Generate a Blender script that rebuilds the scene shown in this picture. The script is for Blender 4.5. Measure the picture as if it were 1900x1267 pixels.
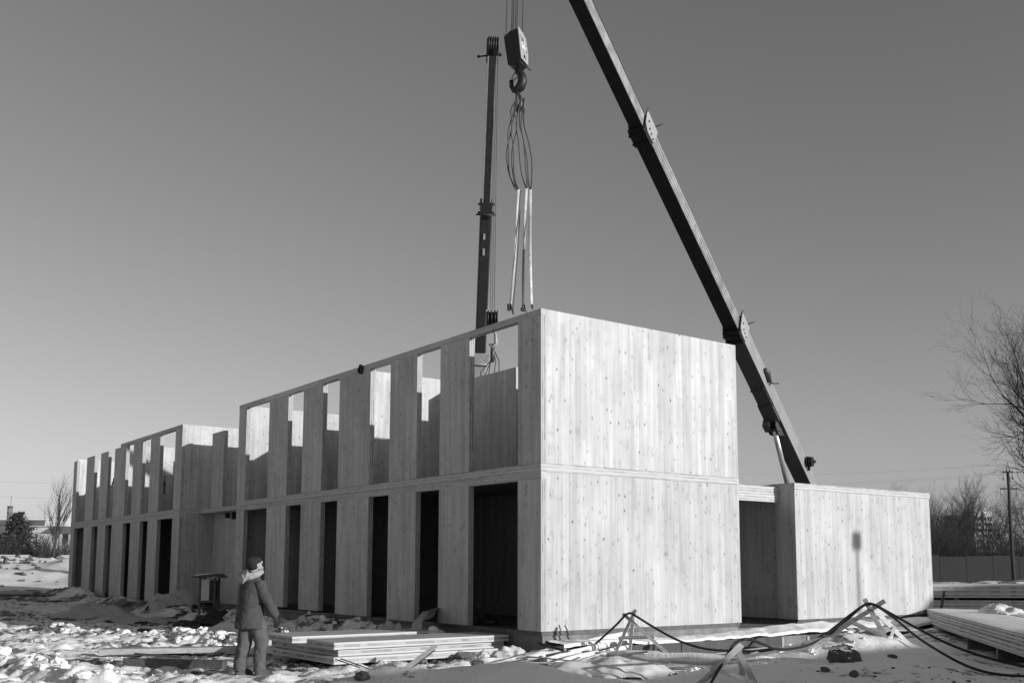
import bpy, bmesh, math, random
import numpy as np
from mathutils import Vector, Matrix

for o in list(bpy.data.objects): bpy.data.objects.remove(o)
scene = bpy.context.scene
COL = scene.collection
R = math.radians

# ---------------------------------------------------------------- camera
F = 1895.78; PX = 950.0; PY = 827.92
YAW, PIT, ROL = 0.9359, 0.1156, 0.0029
CAM = np.array([13.9388, -10.8965, 1.1264])
FWD = np.array([-math.sin(YAW)*math.cos(PIT), math.cos(YAW)*math.cos(PIT), math.sin(PIT)])
_R = np.array([math.cos(YAW), math.sin(YAW), 0.0]); _U = np.cross(_R, FWD)
RGT = math.cos(ROL)*_R + math.sin(ROL)*_U
UPV = -math.sin(ROL)*_R + math.cos(ROL)*_U
cd = bpy.data.cameras.new('Camera'); cam = bpy.data.objects.new('Camera', cd); COL.objects.link(cam)
m = Matrix(((RGT[0], UPV[0], -FWD[0], CAM[0]), (RGT[1], UPV[1], -FWD[1], CAM[1]), (RGT[2], UPV[2], -FWD[2], CAM[2]), (0, 0, 0, 1)))
cam.matrix_world = m
cd.sensor_width = 36.0; cd.sensor_fit = 'HORIZONTAL'
cd.lens = F/1900*36.0
cd.shift_y = (PY-633.5)/1900
cd.clip_end = 6000; cd.clip_start = 0.05
scene.camera = cam

# ---------------------------------------------------------------- light
SUN_T = Vector((-1.0, -0.36, -0.2285)).normalized()      # the way the light travels
SUN_EL = math.asin(-SUN_T.z)
SUN_AZ = math.atan2(-SUN_T.x, -SUN_T.y)                   # from +Y towards +X
sd = bpy.data.lights.new('Sun', 'SUN'); sd.energy = 4.7; sd.angle = R(0.5); sd.color = (1, 1, 1)
sun = bpy.data.objects.new('Sun', sd); COL.objects.link(sun)
sun.rotation_euler = SUN_T.to_track_quat('-Z', 'Y').to_euler()
W = bpy.data.worlds.new('World'); scene.world = W; W.use_nodes = True
nt = W.node_tree; nt.nodes.clear()
sky = nt.nodes.new('ShaderNodeTexSky'); sky.sky_type = 'NISHITA'; sky.sun_disc = False
sky.sun_elevation = SUN_EL; sky.sun_rotation = SUN_AZ; sky.air_density = 1.0; sky.dust_density = 0.8; sky.ozone_density = 1.0
sep = nt.nodes.new('ShaderNodeSeparateColor')
bg = nt.nodes.new('ShaderNodeBackground'); bg.inputs['Strength'].default_value = 0.102
out = nt.nodes.new('ShaderNodeOutputWorld')
nt.links.new(sky.outputs[0], sep.inputs[0]); nt.links.new(sep.outputs[1], bg.inputs[0])   # black-and-white: the green record of the sky
nt.links.new(bg.outputs[0], out.inputs[0])
scene.view_settings.view_transform = 'Standard'; scene.view_settings.look = 'None'
scene.view_settings.gamma = 1.0; scene.view_settings.exposure = 0.0
scene.view_settings.use_curve_mapping = False

# ---------------------------------------------------------------- helpers
def ray(px, py): return FWD + RGT*(px-PX)/F + UPV*(PY-py)/F
def at(px, py, d):            # world point seen at a pixel at real depth d (metres)
    return Vector(CAM + ray(px, py)*d)
def on(px, py, ax, v):        # world point on an axis plane
    r = ray(px, py); return Vector(CAM + r*(v-CAM[ax])/r[ax])

def hsh(ix, iy, s):
    h = (ix.astype(np.int64)*374761393 + iy.astype(np.int64)*668265263 + s*974634541) & 0x7fffffff
    h = ((h ^ (h >> 13))*1274126177) & 0x7fffffff
    h = (h ^ (h >> 16)) & 0xffff
    return h/65535.0
def vnoise(x, y, s=0):
    ix = np.floor(x); iy = np.floor(y); fx = x-ix; fy = y-iy
    ux = fx*fx*fx*(fx*(fx*6-15)+10); uy = fy*fy*fy*(fy*(fy*6-15)+10)
    a = hsh(ix, iy, s); b = hsh(ix+1, iy, s); c = hsh(ix, iy+1, s); d = hsh(ix+1, iy+1, s)
    return (a+(b-a)*ux)+((c+(d-c)*ux)-(a+(b-a)*ux))*uy
def fbm(x, y, f, o=4, s=0):
    t = 0; a = 0.5
    for i in range(o):
        c, n = math.cos(0.6*i+s), math.sin(0.6*i+s)
        t = t + a*(vnoise((x*c-y*n)*f+17.3*i, (x*n+y*c)*f-9.1*i, s+i)-0.5); f *= 2.03; a *= 0.5
    return t*2
def sst(a, b, x):
    t = np.clip((x-a)/(b-a), 0, 1); return t*t*(3-2*t)

class MB:
    def __init__(s): s.v = []; s.f = []; s.sm = []
    def add(s, vs, fs, smooth=False):
        n = len(s.v); s.v += [tuple(v) for v in vs]
        for f in fs: s.f.append([i+n for i in f]); s.sm.append(smooth)
        return s
    def box(s, a, b):
        x0, y0, z0 = a; x1, y1, z1 = b
        return s.add([(x0,y0,z0),(x1,y0,z0),(x1,y1,z0),(x0,y1,z0),(x0,y0,z1),(x1,y0,z1),(x1,y1,z1),(x0,y1,z1)],
                     [(0,3,2,1),(4,5,6,7),(0,1,5,4),(1,2,6,5),(2,3,7,6),(3,0,4,7)])
    def obox(s, c, ax, ay, az):          # centre and three half-axis vectors
        c = Vector(c); ax = Vector(ax); ay = Vector(ay); az = Vector(az)
        if ax.cross(ay).dot(az) < 0: ax = -ax
        P = [c+ax*i+ay*j+az*k for k in (-1,1) for (i,j) in ((-1,-1),(1,-1),(1,1),(-1,1))]
        return s.add(P, [(0,3,2,1),(4,5,6,7),(0,1,5,4),(1,2,6,5),(2,3,7,6),(3,0,4,7)])
    def bar(s, a, b, w, h, up=(0,0,1)):  # squared bar from a to b, w wide, h along up
        a = Vector(a); b = Vector(b); d = (b-a); L = d.length; d.normalize()
        sd = d.cross(Vector(up))
        if sd.length < 1e-4: sd = d.cross(Vector((1,0,0)))
        sd.normalize(); u = sd.cross(d)
        return s.obox((a+b)/2, d*L/2, sd*w/2, u*h/2)
    def tube(s, pts, r, n=8, cap=True, smooth=True):
        pts = [Vector(p) for p in pts]; N = len(pts)
        rs = r if isinstance(r, (list, tuple)) else [r]*N
        base = len(s.v); prev = None
        for i, p in enumerate(pts):
            d = (pts[min(i+1, N-1)]-pts[max(i-1, 0)])
            if d.length < 1e-9: d = Vector((0,0,1))
            d.normalize()
            if prev is None:
                a = d.cross(Vector((0.13,0.27,0.95)))
                if a.length < 1e-3: a = d.cross(Vector((1,0,0)))
            else:
                a = prev - d*prev.dot(d)
                if a.length < 1e-6: a = d.cross(Vector((1,0,0)))
            a.normalize(); prev = a; b = d.cross(a)
            for k in range(n):
                t = 2*math.pi*k/n
                s.v.append(tuple(p+(a*math.cos(t)+b*math.sin(t))*rs[i]))
        for i in range(N-1):
            for k in range(n):
                k2 = (k+1) % n
                s.f.append([base+i*n+k, base+i*n+k2, base+(i+1)*n+k2, base+(i+1)*n+k]); s.sm.append(smooth)
        if cap:
            s.f.append([base+k for k in range(n)][::-1]); s.sm.append(False)
            s.f.append([base+(N-1)*n+k for k in range(n)]); s.sm.append(False)
        return s
    def rings(s, rings, n=16, cap=True, smooth=True):   # rings: (centre, ax vec, ay vec)
        base = len(s.v)
        for c, a, b in rings:
            c = Vector(c); a = Vector(a); b = Vector(b)
            for k in range(n):
                t = 2*math.pi*k/n; s.v.append(tuple(c+a*math.cos(t)+b*math.sin(t)))
        for i in range(len(rings)-1):
            for k in range(n):
                k2 = (k+1) % n
                s.f.append([base+i*n+k, base+i*n+k2, base+(i+1)*n+k2, base+(i+1)*n+k]); s.sm.append(smooth)
        if cap:
            s.f.append([base+k for k in range(n)][::-1]); s.sm.append(smooth)
            s.f.append([base+(len(rings)-1)*n+k for k in range(n)]); s.sm.append(smooth)
        return s
    def ball(s, c, rx, ry=None, rz=None, nu=12, nv=8):
        ry = ry or rx; rz = rz or rx; c = Vector(c); R_ = []
        for i in range(nv+1):
            t = -math.pi/2+math.pi*i/nv; q = max(math.cos(t), 0.02)
            R_.append((c+Vector((0,0,rz*math.sin(t))), (rx*q,0,0), (0,ry*q,0)))
        return s.rings(R_, nu)
    def prism(s, poly, ext):             # closed planar outline (3D points) swept along ext
        poly = [Vector(p) for p in poly]; e = Vector(ext); n = len(poly)
        nrm = Vector((0,0,0))
        for i in range(n): nrm += poly[i].cross(poly[(i+1) % n])
        if nrm.dot(e) > 0: poly = poly[::-1]
        fs = [list(range(n)), list(range(2*n-1, n-1, -1))]
        for i in range(n): fs.append([(i+1) % n, i, n+i, n+(i+1) % n])
        return s.add(poly+[p+e for p in poly], fs)
    def build(s, name, mat, parent=None, loc=None):
        me = bpy.data.meshes.new(name)
        me.from_pydata(s.v, [], s.f); me.materials.append(mat)
        me.polygons.foreach_set('use_smooth', s.sm)
        me.update()
        o = bpy.data.objects.new(name, me); COL.objects.link(o)
        if parent is not None: o.parent = parent
        if loc is not None: o.location = loc
        return o

def empty(name, label, cat, loc=(0,0,0), rz=0, group=None):
    o = bpy.data.objects.new(name, None); COL.objects.link(o); o.location = loc; o.rotation_euler = (0,0,rz)
    o.empty_display_size = 0.3
    return tag(o, label, cat, group)
def tag(o, label, cat, group=None):
    o['label'] = label; o['category'] = cat
    if group: o['group'] = group
    return o
def rebase(root, *objs):      # children were built in world coordinates: keep them there
    bpy.context.view_layer.update()
    inv = root.matrix_basis.inverted()
    for o in objs:
        o.parent = root; o.data.transform(inv)
def world_part(mb, name, mat, root):
    o = mb.build(name, mat); o.data.transform(root.matrix_basis.inverted()); o.parent = root
    return o

# ---------------------------------------------------------------- materials
def newmat(name):
    mt = bpy.data.materials.new(name); mt.use_nodes = True; t = mt.node_tree; t.nodes.clear()
    o = t.nodes.new('ShaderNodeOutputMaterial'); b = t.nodes.new('ShaderNodeBsdfPrincipled')
    t.links.new(b.outputs[0], o.inputs[0])
    return mt, t, b
class N:
    def __init__(s, t): s.t = t
    def put(s, sock, v):
        if isinstance(v, (int, float)): sock.default_value = v
        elif isinstance(v, (tuple, list)): sock.default_value = v
        elif v is not None: s.t.links.new(v, sock)
    def math(s, op, a, b=None, c=None, clamp=False):
        n = s.t.nodes.new('ShaderNodeMath'); n.operation = op; n.use_clamp = clamp
        for i, v in enumerate((a, b, c)):
            if v is not None: s.put(n.inputs[i], v)
        return n.outputs[0]
    def pos(s, geo=True):
        if geo: return s.t.nodes.new('ShaderNodeNewGeometry').outputs['Position']
        return s.t.nodes.new('ShaderNodeTexCoord').outputs['Object']
    def sep(s, v):
        n = s.t.nodes.new('ShaderNodeSeparateXYZ'); s.t.links.new(v, n.inputs[0]); return n.outputs
    def comb(s, x, y, z=0.0):
        n = s.t.nodes.new('ShaderNodeCombineXYZ')
        for i, v in enumerate((x, y, z)): s.put(n.inputs[i], v)
        return n.outputs[0]
    def noise(s, vec, scale, det=3, rough=0.5, dim='3D', dist=0.0):
        n = s.t.nodes.new('ShaderNodeTexNoise'); n.noise_dimensions = dim
        if vec is not None: s.t.links.new(vec, n.inputs['Vector'])
        n.inputs['Scale'].default_value = scale; n.inputs['Detail'].default_value = det; n.inputs['Roughness'].default_value = rough
        n.inputs['Distortion'].default_value = dist
        return n.outputs['Fac']
    def white(s, v, dim='1D'):
        n = s.t.nodes.new('ShaderNodeTexWhiteNoise'); n.noise_dimensions = dim
        s.put(n.inputs['W' if dim == '1D' else 'Vector'], v); return n.outputs['Value']
    def voro(s, vec, scale=1.0, feat='F1', dim='2D'):
        n = s.t.nodes.new('ShaderNodeTexVoronoi'); n.voronoi_dimensions = dim; n.feature = feat
        s.t.links.new(vec, n.inputs['Vector']); n.inputs['Scale'].default_value = scale
        return n
    def ramp(s, v, stops):
        n = s.t.nodes.new('ShaderNodeMapRange'); n.interpolation_type = 'SMOOTHSTEP'
        s.put(n.inputs[0], v)
        for i, q in enumerate(stops): n.inputs[i+1].default_value = q
        return n.outputs[0]
    def bump(s, h, strength, dist, b):
        n = s.t.nodes.new('ShaderNodeBump'); n.inputs['Strength'].default_value = strength; n.inputs['Distance'].default_value = dist
        s.put(n.inputs['Height'], h); s.t.links.new(n.outputs[0], b.inputs['Normal'])
    def gray(s, v):
        n = s.t.nodes.new('ShaderNodeCombineColor')
        for i in range(3): s.put(n.inputs[i], v)
        return n.outputs[0]

def wood(name, base, vertical=True, knots=True, plank=0.13, axis=None, contrast=1.0, rough=0.65):
    """softwood boards; vertical: boards run up the wall; else boards run along axis ('x','y') ; tones per lamella, grain, knots"""
    mt, t, b = newmat(name); n = N(t)
    x, y, z = n.sep(n.pos(False))
    if vertical:
        g = t.nodes.new('ShaderNodeNewGeometry'); nx, ny, nz = n.sep(g.outputs['Normal'])
        u = n.math('ADD', n.math('MULTIPLY', x, n.math('ABSOLUTE', ny)), n.math('MULTIPLY', n.math('ADD', y, 40.37), n.math('ABSOLUTE', nx)))
        v = z
        oi = t.nodes.new('ShaderNodeObjectInfo')
        u = n.math('ADD', u, n.math('MULTIPLY', oi.outputs['Random'], 3.7))
    else:
        if axis == 'x': u = n.math('ADD', n.math('ADD', y, 11.3), n.math('MULTIPLY', z, 1.0)); v = x
        elif axis == 'y': u = n.math('ADD', n.math('ADD', x, 11.3), n.math('MULTIPLY', z, 1.0)); v = y
    wob = n.math('MULTIPLY', n.math('SUBTRACT', n.noise(n.comb(n.math('MULTIPLY', u, 1.4), n.math('MULTIPLY', v, 0.25)), 1.0, 2), 0.5), 0.05)
    up = n.math('DIVIDE', u, plank)
    pid = n.math('FLOOR', up)
    # boards are finger-jointed: break each board along its length
    off = n.math('MULTIPLY', n.white(pid), 9.0)
    seg = n.math('FLOOR', n.math('ADD', n.math('DIVIDE', v, 3.3), off))
    tone = n.white(n.comb(pid, seg, 1.7), '2D')
    uw = n.math('ADD', u, wob)
    streak = n.noise(n.comb(n.math('MULTIPLY', uw, 34.0), n.math('MULTIPLY', v, 0.55), n.math('MULTIPLY', tone, 30.0)), 1.0, 4, 0.6)
    streak2 = n.noise(n.comb(n.math('MULTIPLY', uw, 9.0), n.math('MULTIPLY', v, 0.5), n.math('MULTIPLY', pid, 3.1)), 1.0, 2, 0.5)
    fr = n.math('FRACT', up)
    seam = n.ramp(n.math('ABSOLUTE', n.math('SUBTRACT', fr, 0.5)), (0.478, 0.5, 1.0, 0.86))
    val = n.math('ADD', base*(1-0.15*contrast), n.math('MULTIPLY', tone, base*0.18*contrast))
    val = n.math('ADD', val, n.math('MULTIPLY', n.math('SUBTRACT', streak, 0.5), base*0.68*contrast))
    val = n.math('ADD', val, n.math('MULTIPLY', n.math('SUBTRACT', streak2, 0.5), base*0.46*contrast))
    bl = n.noise(n.comb(n.math('MULTIPLY', u, 1.6), n.math('MULTIPLY', v, 0.8), 3.0), 1.0, 4, 0.6)
    val = n.math('MULTIPLY', val, n.math('MULTIPLY_ADD', n.math('SUBTRACT', bl, 0.5), 0.55*contrast, 1.0))
    oi2 = t.nodes.new('ShaderNodeObjectInfo'); val = n.math('MULTIPLY', val, n.math('MULTIPLY_ADD', oi2.outputs['Random'], 0.14, 0.93))
    val = n.math('MULTIPLY', val, seam)
    if knots:
        kv = n.comb(n.math('DIVIDE', uw, 0.165), n.math('DIVIDE', n.math('ADD', v, n.math('MULTIPLY', wob, 3.0)), 0.27))
        vo = n.voro(kv); d = vo.outputs['Distance']
        cs = t.nodes.new('ShaderNodeSeparateColor'); t.links.new(vo.outputs['Color'], cs.inputs[0])
        rad = n.math('MULTIPLY_ADD', n.math('POWER', cs.outputs[1], 2.0), 0.10, 0.032)
        jag = n.math('MULTIPLY', n.math('SUBTRACT', n.noise(n.comb(n.math('MULTIPLY', u, 60), n.math('MULTIPLY', v, 40)), 1.0, 2), 0.5), 0.05)
        dd = n.math('ADD', d, jag)
        core = n.math('SUBTRACT', 1.0, n.math('SMOOTH_MIN', n.math('DIVIDE', dd, rad), 1.0, 0.15), clamp=True)
        core = n.ramp(core, (0.0, 0.45, 0.0, 1.0))
        keep = n.math('GREATER_THAN', n.math('ADD', cs.outputs[0], n.math('MULTIPLY', n.math('SUBTRACT', n.noise(n.comb(n.math('MULTIPLY', u, 1.1), n.math('MULTIPLY', v, 0.9)), 1.0, 2), 0.5), 1.1)), 0.47)
        halo = n.ramp(d, (0.07, 0.26, 1.0, 0.0))
        kk = n.math('MULTIPLY', keep, n.math('MAXIMUM', n.math('MULTIPLY', core, n.math('MULTIPLY_ADD', cs.outputs[2], 0.45, 0.35)), n.math('MULTIPLY', halo, n.math('MULTIPLY', streak, 0.20))))
        val = n.math('MULTIPLY', val, n.math('SUBTRACT', 1.0, n.math('MULTIPLY', kk, contrast), clamp=True))
        # swirled darker grain round branch whorls
        wv = n.voro(n.comb(n.math('DIVIDE', n.math('ADD', uw, n.math('MULTIPLY', wob, 2.5)), 0.30), n.math('DIVIDE', v, 0.46)))
        ws = t.nodes.new('ShaderNodeSeparateColor'); t.links.new(wv.outputs['Color'], ws.inputs[0])
        wm = n.ramp(wv.outputs['Distance'], (0.10, 0.34, 1.0, 0.0))
        wn_ = n.ramp(n.noise(n.comb(n.math('MULTIPLY', u, 20), n.math('MULTIPLY', v, 9)), 1.0, 3, 0.55, dist=0.8), (0.42, 0.66, 0.0, 1.0))
        wk = n.math('MULTIPLY', n.math('GREATER_THAN', ws.outputs[0], 0.66), n.math('MULTIPLY', wm, wn_))
        val = n.math('MULTIPLY', val, n.math('SUBTRACT', 1.0, n.math('MULTIPLY', wk, 0.27*contrast)))
    t.links.new(n.gray(val), b.inputs['Base Color'])
    b.inputs['Roughness'].default_value = rough; b.inputs['Specular IOR Level'].default_value = 0.25
    n.bump(n.math('ADD', n.math('MULTIPLY', streak, 0.3), n.math('MULTIPLY', seam, 2.0)), 0.25, 0.004, b)
    return mt

def edgegrain(name, base, layers=0.03, k=1.0):     # cut edges of laminated panels: stacked layers, alternating end grain
    mt, t, b = newmat(name); n = N(t)
    x, y, z = n.sep(n.pos(False))
    lay = n.math('FLOOR', n.math('DIVIDE', z, layers))
    h = n.math('ADD', x, n.math('MULTIPLY', y, 1.0))
    alt = n.math('MODULO', n.math('ABSOLUTE', lay), 2.0)
    blk = n.math('FLOOR', n.math('ADD', n.math('DIVIDE', h, 0.14), n.math('MULTIPLY', lay, 0.37)))
    t1 = n.white(n.comb(blk, lay), '2D')
    t2 = n.white(n.math('MULTIPLY', lay, 1.37))
    st = n.noise(n.comb(n.math('MULTIPLY', h, 2.0), n.math('MULTIPLY', z, 60), lay), 1.0, 4, 0.6)
    f = n.math('MULTIPLY', alt, n.math('MULTIPLY_ADD', t1, 0.30*k, 0.10*k))
    v = n.math('MULTIPLY', base, n.math('SUBTRACT', 1.12, f))
    v = n.math('MULTIPLY', v, n.math('MULTIPLY_ADD', st, 0.5, 0.72))
    v = n.math('MULTIPLY', v, n.math('MULTIPLY_ADD', t2, 0.2, 0.86))
    fr = n.math('FRACT', n.math('DIVIDE', z, layers))
    v = n.math('MULTIPLY', v, n.ramp(n.math('ABSOLUTE', n.math('SUBTRACT', fr, 0.5)), (0.42, 0.5, 1.0, 1-0.4*k)))
    t.links.new(n.gray(v), b.inputs['Base Color']); b.inputs['Roughness'].default_value = 0.8; b.inputs['Specular IOR Level'].default_value = 0.2
    return mt

def jambmat():       # sawn side of a panel: five upright layers, alternate ones showing dark end grain
    mt, t, b = newmat('sawn_panel_side'); n = N(t)
    x, y, z = n.sep(n.pos(False))
    lay = n.math('FLOOR', n.math('DIVIDE', y, 0.024)); alt = n.math('MODULO', n.math('ABSOLUTE', lay), 2.0)
    blk = n.white(n.comb(n.math('FLOOR', n.math('DIVIDE', z, 0.15)), lay), '2D')
    st = n.noise(n.comb(n.math('MULTIPLY', y, 90), n.math('MULTIPLY', z, 1.6), x), 1.0, 4, 0.6)
    kn = n.ramp(n.noise(n.comb(n.math('MULTIPLY', y, 22), n.math('MULTIPLY', z, 7), x), 1.0, 2), (0.66, 0.76, 0.0, 0.55))
    v = n.math('SUBTRACT', 0.42, n.math('MULTIPLY', alt, n.math('MULTIPLY_ADD', blk, 0.17, 0.06)))
    v = n.math('MULTIPLY', v, n.math('MULTIPLY_ADD', st, 0.5, 0.72)); v = n.math('MULTIPLY', v, n.math('SUBTRACT', 1.0, kn))
    t.links.new(n.gray(v), b.inputs['Base Color']); b.inputs['Roughness'].default_value = 0.8; b.inputs['Specular IOR Level'].default_value = 0.2
    return mt

def plain(name, v, rough=0.6, var=0.2, scale=6.0, metal=0.0, bump=0.0, spec=0.4, stretch=None):
    mt, t, b = newmat(name); n = N(t)
    p = n.pos(False)
    if stretch:
        x, y, z = n.sep(p); p = n.comb(n.math('MULTIPLY', x, stretch[0]), n.math('MULTIPLY', y, stretch[1]), n.math('MULTIPLY', z, stretch[2]))
    a = n.noise(p, scale, 5, 0.6)
    val = n.math('MULTIPLY', v, n.math('MULTIPLY_ADD', n.math('SUBTRACT', a, 0.5), 2*var*1.6, 1.0))
    t.links.new(n.gray(val), b.inputs['Base Color'])
    b.inputs['Roughness'].default_value = rough; b.inputs['Metallic'].default_value = metal; b.inputs['Specular IOR Level'].default_value = spec
    if bump: n.bump(n.noise(p, scale*3, 5, 0.65), bump, 0.02, b)
    return mt

def snowmat(name, dirt=True):
    mt, t, b = newmat(name); n = N(t); p = n.pos(True)
    a = n.noise(p, 0.55, 5, 0.6); c = n.noise(p, 5.0, 5, 0.7); f = n.noise(p, 26.0, 3, 0.7)
    v = n.math('MULTIPLY_ADD', n.math('SUBTRACT', f, 0.5), 0.10, 0.80)
    if dirt:
        x, y, z = n.sep(p)
        # bare mud shows through where machines and boots have worn the snow in front of the facade
        zone = n.math('MULTIPLY', n.ramp(y, (-9.0, -1.0, 0.1, 1.0)), n.ramp(x, (2.5, -0.5, 0.0, 1.0)))
        mud = n.math('ADD', n.math('MULTIPLY', a, 0.65), n.math('MULTIPLY', c, 0.50))
        mud = n.math('ADD', mud, n.math('MULTIPLY', zone, 0.085))
        mk = n.ramp(mud, (0.635, 0.71, 0.0, 1.0))
        mudc = n.math('MULTIPLY_ADD', c, 0.22, 0.05)
        v = n.math('ADD', n.math('MULTIPLY', v, n.math('SUBTRACT', 1.0, mk)), n.math('MULTIPLY', mudc, mk))
        # pressed grey snow
        pr = n.ramp(n.noise(p, 1.3, 4, 0.6), (0.45, 0.66, 0.0, 0.16))
        v = n.math('SUBTRACT', v, n.math('MULTIPLY', pr, zone))
    t.links.new(n.gray(v), b.inputs['Base Color'])
    b.inputs['Roughness'].default_value = 0.75; b.inputs['Specular IOR Level'].default_value = 0.2
    n.bump(n.math('ADD', n.math('MULTIPLY', c, 0.9), n.math('MULTIPLY', f, 0.45)), 0.55, 0.05, b)
    return mt

M = {}
M['clt'] = wood('laminated_timber', 0.45)
M['lining'] = wood('dark_stained_lining', 0.13)  # same timber darkened; shade of the lower rooms put into its colour
M['clt2'] = wood('laminated_timber_plates', 0.45, vertical=False, axis='x', plank=0.31)
M['jamb'] = jambmat()
M['edge'] = edgegrain('panel_edge', 0.46, 0.029)
M['panely'] = edgegrain('stacked_panel_edge', 0.46, 0.038, 1.6)
M['board'] = plain('weathered_board', 0.36, 0.75, 0.35, 9, stretch=(1,1,3))
M['boardlt'] = plain('fresh_board', 0.52, 0.7, 0.3, 7, stretch=(1,1,3))
M['boarddk'] = plain('wet_dark_timber', 0.085, 0.6, 0.5, 8, bump=0.3)
M['conc'] = plain('dark_wet_concrete', 0.17, 0.75, 0.5, 3.0, bump=0.3, stretch=(1.5,1.5,0.5))
M['concdk'] = plain('bitumen_coated_concrete', 0.060, 0.7, 0.6, 3.5, bump=0.3, stretch=(1.5,1.5,0.6))
M['conclt'] = plain('pale_concrete', 0.34, 0.85, 0.3, 1.5, bump=0.2)
M['fence'] = plain('old_concrete_fence', 0.012, 0.85, 0.35, 0.8, bump=0.1)
M['steel'] = plain('dark_steel', 0.055, 0.45, 0.4, 5, spec=0.5)
M['crane'] = plain('crane_grey_paint', 0.25, 0.42, 0.22, 2.0, spec=0.5, stretch=(1,1,1))
M['craneup'] = plain('worn_boom_paint', 0.24, 0.4, 0.75, 2.6, spec=0.5)
M['grease'] = plain('black_greased_steel', 0.010, 0.5, 0.5, 4, spec=0.3)
M['boomdk'] = plain('dark_boom_paint', 0.022, 0.45, 0.4, 4, spec=0.4)
M['underside'] = plain('dirty_underside_paint', 0.065, 0.6, 0.2, 3, spec=0.3)
M['cranelt'] = plain('pale_crane_paint', 0.30, 0.5, 0.15, 4)
M['chrome'] = plain('bright_piston_rod', 0.55, 0.25, 0.1, 4, metal=0.6)
M['black'] = plain('black_rubber', 0.012, 0.5, 0.3, 6)
M['rope'] = plain('steel_wire_rope', 0.035, 0.5, 0.3, 10)
M['strap'] = plain('white_webbing', 0.50, 0.8, 0.5, 9)
M['strapdk'] = plain('dark_webbing', 0.10, 0.8, 0.2, 14)
M['white'] = plain('white_paint', 0.8, 0.6, 0.1, 6)
M['snow'] = snowmat('trampled_snow')
M['snowc'] = snowmat('clean_snow', False)
M['mud'] = plain('frozen_mud', 0.075, 0.85, 0.5, 9, bump=0.5)
M['tarp'] = plain('grey_plastic_sheet', 0.36, 0.42, 0.15, 3, spec=0.5)
M['film'] = plain('milky_plastic_film', 0.60, 0.35, 0.15, 4, spec=0.5)
M['tarpdk'] = plain('black_tarpaulin', 0.020, 0.55, 0.3, 4, spec=0.4)
M['bark'] = plain('bark', 0.045, 0.9, 0.3, 6)
M['twig'] = plain('twig', 0.040, 0.9, 0.3, 3)
M['brush'] = plain('dry_brushwood', 0.10, 0.9, 0.4, 1.2)
M['needle'] = plain('pine_needles', 0.035, 0.8, 0.4, 3)
M['jacket'] = plain('padded_canvas', 0.055, 0.9, 0.3, 9, bump=0.3)
M['trousers'] = plain('work_trousers', 0.085, 0.9, 0.3, 9, bump=0.3)
M['hood'] = plain('pale_fleece', 0.28, 0.95, 0.2, 20, bump=0.3)
M['hat'] = plain('dark_knit', 0.018, 0.95, 0.2, 60, bump=0.4)
M['skin'] = plain('skin', 0.30, 0.6, 0.08, 8)
M['boot'] = plain('boot_leather', 0.035, 0.6, 0.3, 12)
M['brick'] = plain('pale_brickwork', 0.45, 0.9, 0.3, 1.2)
M['cladlt'] = plain('pale_cladding', 0.55, 0.7, 0.1, 0.3)
M['claddk'] = plain('dark_cladding', 0.11, 0.7, 0.2, 0.3)
M['glass'] = plain('dark_window', 0.03, 0.2, 0.1, 1)

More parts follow.
